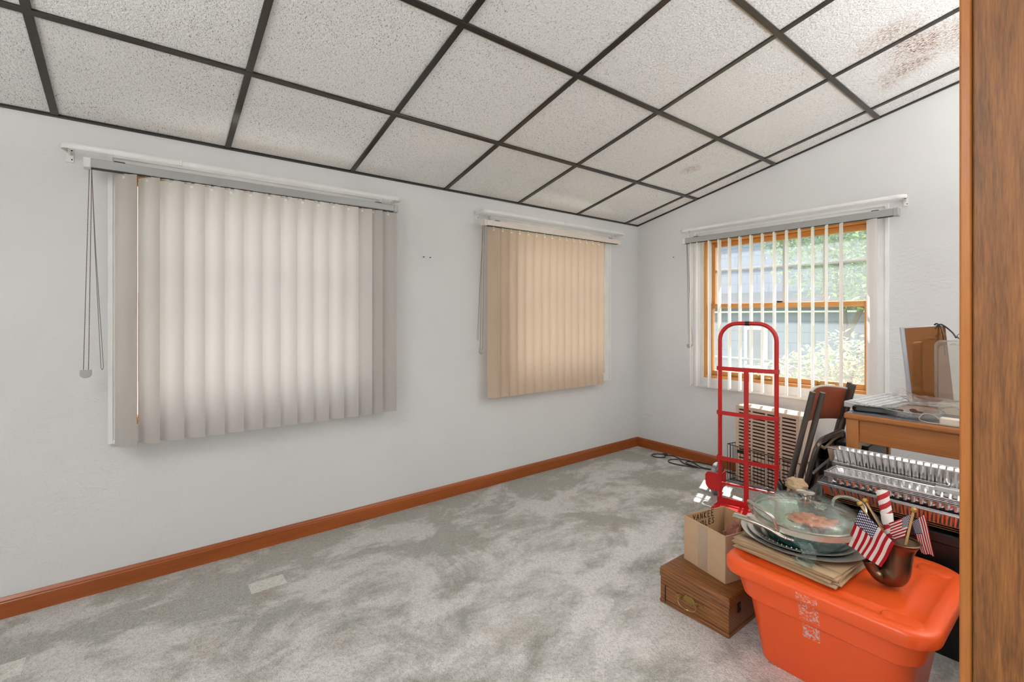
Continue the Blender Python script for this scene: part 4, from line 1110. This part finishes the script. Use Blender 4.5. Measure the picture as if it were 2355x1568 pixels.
# skillet
PC = (-.677, 1.862); ZS = ZP + .0062
t = thing('skillet', 'dark green enamelled skillet with a long steel handle on the ribbed tray', 'skillet', (PC[0], PC[1], ZS))
mb = MB(); mb.lathe([(.0, .0), (.108, .0), (.122, .006), (.140, .030), (.150, .058), (.151, .060), (.1495, .0605), (.147, .058), (.136, .028), (.118, .006), (.0, .004)], (0, 0, 0), 64); mb.build('skillet_bowl', GREENE, t, 0, True, 45)
mb = MB(); lo = Vector((PC[0], PC[1], ZS))
HP = catmull([Vector((-.655, 1.706, .434)) - lo, Vector((-.690, 1.696, .440)) - lo, Vector((-.725, 1.692, .452)) - lo, Vector((-.780, 1.688, .460)) - lo, Vector((-.845, 1.684, .461)) - lo], 8)
mb.tube(HP, [.0045 + .0025 * min(1, k / 12) + (.0015 if k > 18 else 0) * min(1, (k - 18) / 6) for k in range(len(HP))], 12, False, 1.9); mb.build('handle', STEEL, t, 0, True, 60)
mb = MB()
for q in ((-.655, 1.701, .437), (-.675, 1.696, .438)): mb.ball(Vector(q) - lo + Vector((0, -.006, 0)), .005, 8, 5)
mb.build('rivet', STEEL, t)
# steel two-handled pan nested in the skillet
ZR = ZS + .0640
t = thing('steel_pan', 'shallow stainless pan with two loop handles sitting in the green skillet', 'pan', (PC[0], PC[1], ZR))
mb = MB(); mb.lathe([(.0, -.046), (.118, -.046), (.130, -.036), (.142, -.006), (.158, .000), (.166, .003), (.168, .022), (.163, .0225), (.162, .012), (.152, .008), (.139, -.004), (.126, -.035), (.114, -.043), (.0, -.043)], (0, 0, 0), 72); mb.build('pan_body', STEELB, t, 0, True, 45)
for th0 in (math.atan2(-.098, -.06), math.atan2(.098, .06)):
    P = []
    for (da, rr_, zz) in ((-.40, .167, .010), (-.40, .176, .022), (-.36, .186, .052), (-.20, .194, .066), (0, .196, .069), (.20, .194, .066), (.36, .186, .052), (.40, .176, .022), (.40, .167, .010)):
        P.append(Vector((rr_ * math.cos(th0 + da), rr_ * math.sin(th0 + da), zz)))
    mb = MB(); mb.tube(catmull(P, 6), .0062, 12); mb.build('loop_handle', STEEL, t, 0, True, 60)
p = Vector((PC[0] + .03, PC[1] - .03, ZR + .002)); o = crumple(MB(p), p, (.100, .080, .034), 21, .32, 4, 3.2).build('food_wrapper', ORANGEF, None, 0, True, 24); o.location = p
tag(o, 'crumpled orange plastic wrapper inside the pan under the glass lid', 'wrapper')
ZG = ZR + .0235
t = thing('domed_glass_cover', 'domed glass lid with a steel knob on the steel pan', 'pan lid', (PC[0], PC[1], ZG))
mb = MB(); prof = [(.162 * math.cos(a), .052 * math.sin(a) + .003) for a in [PI / 2 * k / 14 for k in range(15)]]
mb.lathe(prof, (0, 0, 0), 64); mb.build('lid_dome', LIDGLASS, t, 0, True, 80)
mb = MB(); mb.lathe([(.159, .0), (.165, .0), (.166, .003), (.163, .005), (.159, .004), (.159, .0)], (0, 0, 0), 64); mb.build('lid_band', STEEL, t, 0, True, 60)
mb = MB(); mb.lathe([(.0, .052), (.018, .052), (.019, .056), (.012, .060), (.011, .068), (.020, .076), (.0295, .080), (.030, .084), (.022, .088), (.0, .0885)], (0, 0, 0), 32); mb.build('lid_knob', STEEL, t, 0, True, 40)
t = thing('plastic_wrap', 'teal tinted plastic film wrapped over the glass lid and pan', 'plastic wrap', (PC[0], PC[1], ZG))
def film(u, v):
    a = 2 * PI * u + .2
    k = mnoise.noise(Vector((math.cos(a) * 3, math.sin(a) * 3, v * 3))) ; k2 = mnoise.noise(Vector((math.cos(a) * 9, math.sin(a) * 9, v * 2 + 7)))
    if v < .72:
        q = v / .72; b = (1 - q) * PI / 2 * .82
        rr = .168 * math.cos(b); z = .058 * math.sin(b) + .004
    else:
        q = (v - .72) / .28; front = .16 + .9 * max(0, math.cos(a - R(-62))) ** 9 + .35 * max(0, math.cos(a - R(165))) ** 6
        rr = .169 + .006 * q; z = .004 - .060 * q * front
    return (rr * (1 + .012 * k + .008 * k2 * v), rr * 0 + 0, 0) if False else ((rr + .004 * k * v + .003 * k2 * v) * math.cos(a), (rr + .004 * k * v + .003 * k2 * v) * math.sin(a), z + .003 * abs(k) + .002 * abs(k2))
mb = MB(); mb.grid(120, 22, film); mb.build('film_sheet', FILM, t, 0, True, 80)
mb = MB(); 
for (cx_, cy_, cz_, s_, sd) in ((-.165, .045, .012, (.018, .018, .026), 3), (.075, -.175, -.060, (.022, .014, .034), 4), (.060, -.185, -.085, (.030, .020, .012), 6)): mb = crumple(MB(), (cx_, cy_, cz_), s_, sd, .6, 3, 2.2); mb.build('film_gather', FILM, t, 0, True, 40)


# ------------------------------------------------------------------ bronze horn vase with little flags
VO = Vector((-.405, 1.83, ZL - .0075))
t = thing('horn_vase', 'old bronze horn-shaped vase with a side mouth on the orange tote lid', 'vase', VO)
P = [(-.400, 1.83, .492), (-.400, 1.83, .488), (-.401, 1.83, .478), (-.404, 1.83, .455), (-.407, 1.83, .425), (-.411, 1.83, .397), (-.420, 1.828, .380), (-.437, 1.826, .370), (-.450, 1.823, .369), (-.462, 1.821, .377), (-.470, 1.82, .391), (-.475, 1.82, .405)]
Rr = [.046, .0437, .037, .0325, .0320, .0330, .0340, .029, .0230, .0195, .0205, .0235]
mb = MB(VO); mb.tube(catmull(P, 5), [Rr[min(int(k / 5), 11)] + (Rr[min(int(k / 5) + 1, 11)] - Rr[min(int(k / 5), 11)]) * (k % 5) / 5 for k in range(56)], 32, False, 1, False, False); mb.build('vase_body', BRONZE, t, 0, True, 60, 2, .002)
mb = MB(VO); mb.lathe([(.043, 0), (.0465, .001), (.0475, .0025), (.0455, .004), (.043, .003), (.043, 0)], (-.400, 1.83, .489), 40); mb.build('vase_rim', BRONZE, t)
def flag_cloth(pts, parent, o, nu=18, nv=14, wave=.004, ph=0.0):
    """pts: hoist top, hoist bottom, fly top, fly bottom"""
    ht, hb, ft, fb = [Vector(p) for p in pts]
    me = D.meshes.new('flag_cloth'); V = []; F = []; UV = []
    nrm = (ft - ht).cross(hb - ht).normalized()
    for j in range(nv + 1):
        v = j / nv
        for i in range(nu + 1):
            u = i / nu
            p = (ht.lerp(hb, v)).lerp(ft.lerp(fb, v), u)
            p += nrm * wave * math.sin(v * 9 + ph + u * 2) * (.25 + u) + nrm * wave * .6 * math.sin(u * 7 + ph)
            V.append(p - o)
    for j in range(nv):
        for i in range(nu):
            a = j * (nu + 1) + i; F.append((a, a + 1, a + nu + 2, a + nu + 1))
    me.from_pydata(V, [], F); uvl = me.uv_layers.new(name='UVMap')
    for poly in me.polygons:
        poly.use_smooth = True
        for li in poly.loop_indices:
            vi = me.loops[li].vertex_index; uvl.data[li].uv = ((vi % (nu + 1)) / nu, (vi // (nu + 1)) / nv)
    me.materials.append(FLAG)
    ob = D.objects.new('cloth', me); COL.objects.link(ob); ob.parent = parent
    return ob
def mini_flag(label, top, foot, cloth, wave, ph, fin=True):
    top = Vector(top); foot = Vector(foot)
    t = thing('miniature_flag', label, 'flag', foot, 0, 'small stick flags in the horn vase')
    mb = MB(foot); mb.tube([foot, top], .0033, 8); mb.build('pole', DOWEL, t)
    mb = MB(foot); d = (top - foot).normalized(); mb.tube([top - d * .002, top + d * .001, top + d * .005, top + d * .010, top + d * .013], [.004, .0075, .0082, .0065, .001], 12); mb.build('finial', FINIAL, t)
    flag_cloth(cloth, t, foot, 18, 14, wave, ph)
    return t
mini_flag('small stars and stripes stick flag leaning left, spread widest in the horn vase', (-.506, 1.835, .566), (-.415, 1.828, .43), ((-.502, 1.826, .558), (-.405, 1.782, .496), (-.535, 1.80, .440), (-.437, 1.768, .415)), .004, 0.5)
mini_flag('small stick flag leaning left just behind the widest spread flag', (-.498, 1.858, .573), (-.408, 1.842, .43), ((-.492, 1.855, .566), (-.432, 1.846, .488), (-.470, 1.872, .520), (-.412, 1.862, .455)), .003, 2)
ft_ = mini_flag('small stick flag leaning right over the horn vase rim, its cloth folded both ways', (-.366, 1.802, .600), (-.398, 1.822, .43), ((-.370, 1.806, .590), (-.388, 1.814, .512), (-.430, 1.826, .536), (-.418, 1.828, .486)), .004, 1.0)
flag_cloth(((-.383, 1.862, .548), (-.350, 1.856, .582), (-.366, 1.884, .452), (-.332, 1.880, .455)), ft_, Vector((-.398, 1.822, .43)), 18, 14, .003, 3.0).name = 'cloth_fold'
# rolled flag with a barcode band
rt_, rb_ = Vector((-.4575, 1.862, .622)), Vector((-.420, 1.846, .44))
t = thing('rolled_flag', 'tightly rolled striped flag with a barcode band standing in the horn vase', 'flag', rb_)
def uvtube(name, mat, a, b, r0, r1, parent, o, n=24, m=12):
    d = (b - a); z = d.normalized(); x = z.cross(Vector((0, 1, 0))).normalized(); y = z.cross(x)
    me = D.meshes.new(name); V = []; F = []
    for j in range(m + 1):
        for i in range(n + 1):
            an = 2 * PI * i / n; rr = (r0 + (r1 - r0) * j / m) * (1 + .05 * math.sin(an * 3 + j * .4))
            V.append(a + d * (j / m) + (x * math.cos(an) + y * math.sin(an)) * rr - o)
    for j in range(m):
        for i in range(n):
            k = j * (n + 1) + i; F.append((k, k + 1, k + n + 2, k + n + 1))
    F.append(tuple(m * (n + 1) + i for i in range(n)))
    me.from_pydata(V, [], F); uvl = me.uv_layers.new(name='UVMap')
    for poly in me.polygons:
        poly.use_smooth = True
        for li in poly.loop_indices:
            vi = me.loops[li].vertex_index; uvl.data[li].uv = ((vi % (n + 1)) / n, (vi // (n + 1)) / m)
    me.materials.append(mat); ob = D.objects.new(name, me); COL.objects.link(ob); ob.parent = parent; return ob
uvtube('rolled_cloth', ROLL, rb_, rt_, .0135, .0165, t, rb_)
uvtube('barcode_band', BARCODE, rb_.lerp(rt_, .46), rb_.lerp(rt_, .64), .0160, .0166, t, rb_)

# ------------------------------------------------------------------ outside the end wall window
o = MB().bb(-16, 12, B + T + .02, 26, -.62, -.55).build('lawn', GRASS, None, 0, False); struct(o, 'grass outside beyond the end wall window', 'lawn')
o = MB().bb(-16, -A - T - .02, -8, B + T + .02, -.62, -.55).build('bounce_gravel', plain('pale_bounce_gravel', (214, 212, 208), .9), None, 0, False); struct(o, 'unseen pale gravel added outside the long wall to bounce neutral light', 'bounce_gravel')  # unseen ground, added pale to bounce neutral light into the left windows
o = MB().bb(-A - T - .02, 12, -14, YB - .3, -.30, -.20).build('patio', plain('pale_paving', (206, 204, 200), .9), None, 0, False); struct(o, 'pale paving outside the added garden door behind the viewpoint', 'patio')
t = thing('neighbour_house', 'blue-grey shingled house seen through the end wall window', 'house', (-5, 9, -.55))
L = t.location
mb = MB(L); mb.bb(-12, -.8, 8.6, 11.6, -.56, 1.25); mb.build('house_wall', SIDING, t, 0, False)
mb = MB(L); mb.bb(-12.1, -.6, 8.36, 8.50, 1.24, 1.36); mb.bb(-12.1, -.6, 8.50, 8.60, 1.25, 1.28); mb.build('eave_board', TRIMW, t, .01)
mb = MB(L); mb.prism([(-12.1, 8.34, 1.37), (-12.1, 9.5, 1.66), (-12.1, 9.5, 1.56), (-12.1, 8.34, 1.27)], (11.5, 0, 0)); mb.build('roof', SHINGLE, t, 0, False)
mb = MB(L); mb.bb(-12, -2.6, 9.45, 11.6, 1.2, 3.05); mb.build('upper_wall', SIDING, t, 0, False)
mb = MB(L); mb.prism([(-12.2, 9.2, 3.00), (-12.2, 11.8, 3.42), (-12.2, 11.8, 3.52), (-12.2, 9.2, 3.10)], (9.8, 0, 0)); mb.build('roof', SHINGLE, t, 0, False)
mb = MB(L); mb.bb(-4.12, -3.72, 8.56, 8.60, .25, 1.0); wf = mb.build('window_frame', TRIMW, t, .01)
mb = MB(L); mb.bb(-4.06, -3.78, 8.545, 8.559, .31, .94); mb.build('pane', plain('dark_pane', (70, 76, 90), .1), wf)
t = thing('chain_link_fence', 'grey chain link fence in front of the neighbouring house', 'fence', (-3.4, 6.4, -.55))
L = t.location; mb = MB(L)
for x in (-5.2, -3.6, -2.0): mb.tube([(x, 6.4, -.56), (x, 6.4, .62)], .025, 8)
mb.build('fence_post', GALV, t)
mb = MB(L); mb.tube([(-5.2, 6.4, .60), (-2.0, 6.4, .60)], .02, 8); mb.build('top_rail', GALV, t)
mb = MB(L)
for k in range(-14, 34):
    x = -5.2 + .10 * k
    for s in (1, -1):
        x0_, x1_ = (x, x + 1.1) if s > 0 else (x + 1.1, x)
        if min(x0_, x1_) < -5.2 or max(x0_, x1_) > -2.0: continue
        mb.tube([(x0_, 6.4 + .004 * s, -.52), (x1_, 6.4 + .004 * s, .58)], .004, 4)
mb.build('mesh_wire', GALV, t)
def foliage(name, parent, o, mat, blobs, n, size, seed):
    rnd = random.Random(seed)
    me = D.meshes.new(name); V = []; F = []; tone = []
    wts = [b[1][0] * b[1][1] * b[1][2] for b in blobs]
    for k in range(n):
        c, rad = rnd.choices(blobs, wts)[0]
        while True:
            d = Vector((rnd.uniform(-1, 1), rnd.uniform(-1, 1), rnd.uniform(-1, 1)))
            if .35 < d.length < 1: break
        p = Vector(c) + Vector((d.x * rad[0], d.y * rad[1], d.z * rad[2]))
        s = size * rnd.uniform(.6, 1.3)
        ax = Vector((rnd.uniform(-1, 1), rnd.uniform(-1, 1), rnd.uniform(-.7, .5))).normalized()
        sd = ax.cross(Vector((rnd.uniform(-.4, .4), rnd.uniform(-.4, .4), 1))).normalized(); up = sd.cross(ax)
        b = len(V)
        for (a, w, h) in ((0, 0, 0), (.35, .22, .04), (.35, -.22, .04), (.72, .15, .03), (.72, -.15, .03), (1, 0, -.06), (.5, 0, -.02)):
            V.append(p + ax * s * a + sd * s * w + up * s * h - o)
        F += [(b, b + 1, b + 6, b + 2), (b + 1, b + 3, b + 5, b + 6), (b + 2, b + 6, b + 5, b + 4)]
        tv = rnd.random() ** 1.2; tone += [tv] * 7
    me.from_pydata(V, [], F)
    at = me.attributes.new('tone', 'FLOAT', 'POINT'); at.data.foreach_set('value', tone)
    me.materials.append(mat)
    ob = D.objects.new(name, me); COL.objects.link(ob); ob.parent = parent; return ob
def plant(name, label, cat, base, mat, blobs, n, size, seed, stems, group=None):
    base = Vector(base); t = thing(name, label, cat, base, 0, group)
    mb = MB(base)
    for s in stems: mb.tube(catmull(s[0], 4), [s[1] * (1 - .6 * k / (4 * (len(s[0]) - 1))) for k in range(4 * (len(s[0]) - 1) + 1)], 7)
    mb.build('stems', BARK, t)
    foliage('leaves', t, base, mat, blobs, n, size, seed); return t
g0 = -.56
plant('shrub', 'leafy shrub with pinkish young leaves just outside the end wall window', 'shrub', (-1.75, 5.1, g0), LEAFB,
      [((-1.75, 5.1, .30), (.50, .40, .62)), ((-1.45, 5.0, .45), (.45, .40, .62)), ((-2.05, 5.2, .15), (.35, .35, .55)), ((-1.0, 5.0, .5), (.5, .4, .7)), ((-1.5, 5.0, -.2), (.8, .4, .4)), ((-2.25, 5.2, .35), (.22, .25, .40))], 9000, .062, 3,
      [([(-1.75, 5.1, g0), (-1.8, 5.1, 0), (-2.0, 5.15, .6)], .02), ([(-1.7, 5.1, g0), (-1.6, 5.1, 0), (-1.4, 5.05, .9)], .02), ([(-1.68, 5.1, g0), (-1.4, 5.1, 0), (-1.1, 5.05, .9)], .02)])
plant('tree', 'green leafy tree close to the right of the neighbouring house', 'tree', (-2.2, 7.2, g0), LEAFT,
      [((-2.2, 7.2, 2.5), (1.0, .8, 1.2)), ((-1.6, 7.0, 1.9), (.8, .7, .8)), ((-2.9, 7.3, 2.9), (.7, .7, .9))], 9500, .085, 8,
      [([(-2.2, 7.2, g0), (-2.15, 7.2, .9), (-2.3, 7.2, 2.2)], .07), ([(-2.15, 7.2, .9), (-1.8, 7.1, 1.6), (-1.5, 7.0, 2.2)], .04)])
plant('tree', 'large tree crown rising behind the roof of the neighbouring house', 'tree', (-6.5, 13.5, g0), LEAFT,
      [((-6.5, 13.5, 4.4), (3.0, 1.2, 1.9)), ((-3.6, 13.2, 4.2), (2.2, 1.2, 1.9)), ((-9.0, 13.5, 4.4), (2.2, 1.2, 1.7))], 9000, .17, 12,
      [([(-6.5, 13.5, g0), (-6.4, 13.5, 2), (-6.5, 13.5, 4.2)], .18), ([(-6.4, 13.5, 2), (-5, 13.4, 3), (-3.6, 13.2, 4.2)], .10)])

# ------------------------------------------------------------------ light
wd = D.worlds.new('World'); SC.world = wd; wd.use_nodes = True
bg = wd.node_tree.nodes['Background']; bg.inputs[0].default_value = (0.90, 0.95, 1.0, 1); bg.inputs[1].default_value = 3.2
sun = D.lights.new('sun', 'SUN'); sun.energy = 16.0; sun.angle = R(0.53); sun.color = (1.0, 0.96, 0.90)
so = D.objects.new('sun', sun); COL.objects.link(so)
so.rotation_euler = Vector((.36, -1, -1.94)).to_track_quat('-Z', 'Y').to_euler(); so.location = (-4, 10, 12)
# unseen ceiling lamp added behind the viewpoint as fill light
t = thing('added_ceiling_lamp', 'round white ceiling lamp added for fill light behind the viewpoint', 'ceiling lamp', onceil(-.9, -1.0, .0))
mb = MB(); mb.lathe([(.0, -.005), (.16, -.005), (.16, -.03), (.0, -.03)], (0, 0, 0), 32); mb.build('added_lamp_base', RODW, t)
pl_ = D.lights.new('added_ceiling_bulb', 'POINT'); pl_.energy = 13; pl_.shadow_soft_size = .12; pl_.color = (1, .98, .96)
po = D.objects.new('added_ceiling_bulb', pl_); COL.objects.link(po); po.location = onceil(-.9, -1.0, .22)

for (fx, fy, pw, lab) in ((-.35, -1.45, 92, 'white uplighter added for fill light behind the viewpoint'), (1.15, 2.35, 80, 'white uplighter added for fill light beyond the desk, hidden by the partition')):  # unseen uplighters added to even out the room's light
    t = thing('added_floor_lamp', lab, 'added floor lamp', (fx, fy, 0))
    mb = MB(); mb.lathe([(.0, .0), (.15, .0), (.15, .015), (.02, .03), (.0, .03)], (0, 0, 0), 32); mb.build('base', RODW, t)
    mb = MB(); mb.tube([(0, 0, .03), (0, 0, 1.62)], .012, 12); mb.build('pole', RODW, t)
    mb = MB(); mb.lathe([(.02, 1.62), (.10, 1.66), (.19, 1.74), (.195, 1.745), (.10, 1.67), (.02, 1.635)], (0, 0, 0), 32); mb.build('added_lamp_shade', RODW, t)
    ul = D.lights.new('added_uplighter_bulb', 'AREA'); ul.shape = 'DISK'; ul.size = .30; ul.energy = pw; ul.color = (1, .99, .98)
    uo = D.objects.new('added_uplighter_bulb', ul); COL.objects.link(uo); uo.location = (fx, fy, 1.75); uo.rotation_euler = (PI, 0, 0)

# ------------------------------------------------------------------ camera
cam = D.cameras.new('camera'); cam.sensor_width = 36; cam.lens = 1082 / 2355 * 36
cam.shift_y = -57 / 2355; cam.clip_start = .02
co = D.objects.new('camera', cam); COL.objects.link(co)
co.location = (0, 0, EYE); co.rotation_euler = (PI / 2, 0, math.atan((2560 - 1177.5) / 1082))
SC.camera = co
SC.view_settings.view_transform = 'Standard'; SC.view_settings.look = 'None'
SC.view_settings.gamma = 1.0; SC.view_settings.use_curve_mapping = False
SC.view_settings.exposure = -0.10
SC.cycles.use_denoising = True
SC.cycles.max_bounces = 12; SC.cycles.diffuse_bounces = 5; SC.cycles.transparent_max_bounces = 20
SC.cycles.use_adaptive_sampling = True; SC.cycles.adaptive_threshold = 0.02
SC.cycles.caustics_reflective = False; SC.cycles.caustics_refractive = False
SC.cycles.sample_clamp_indirect = 8
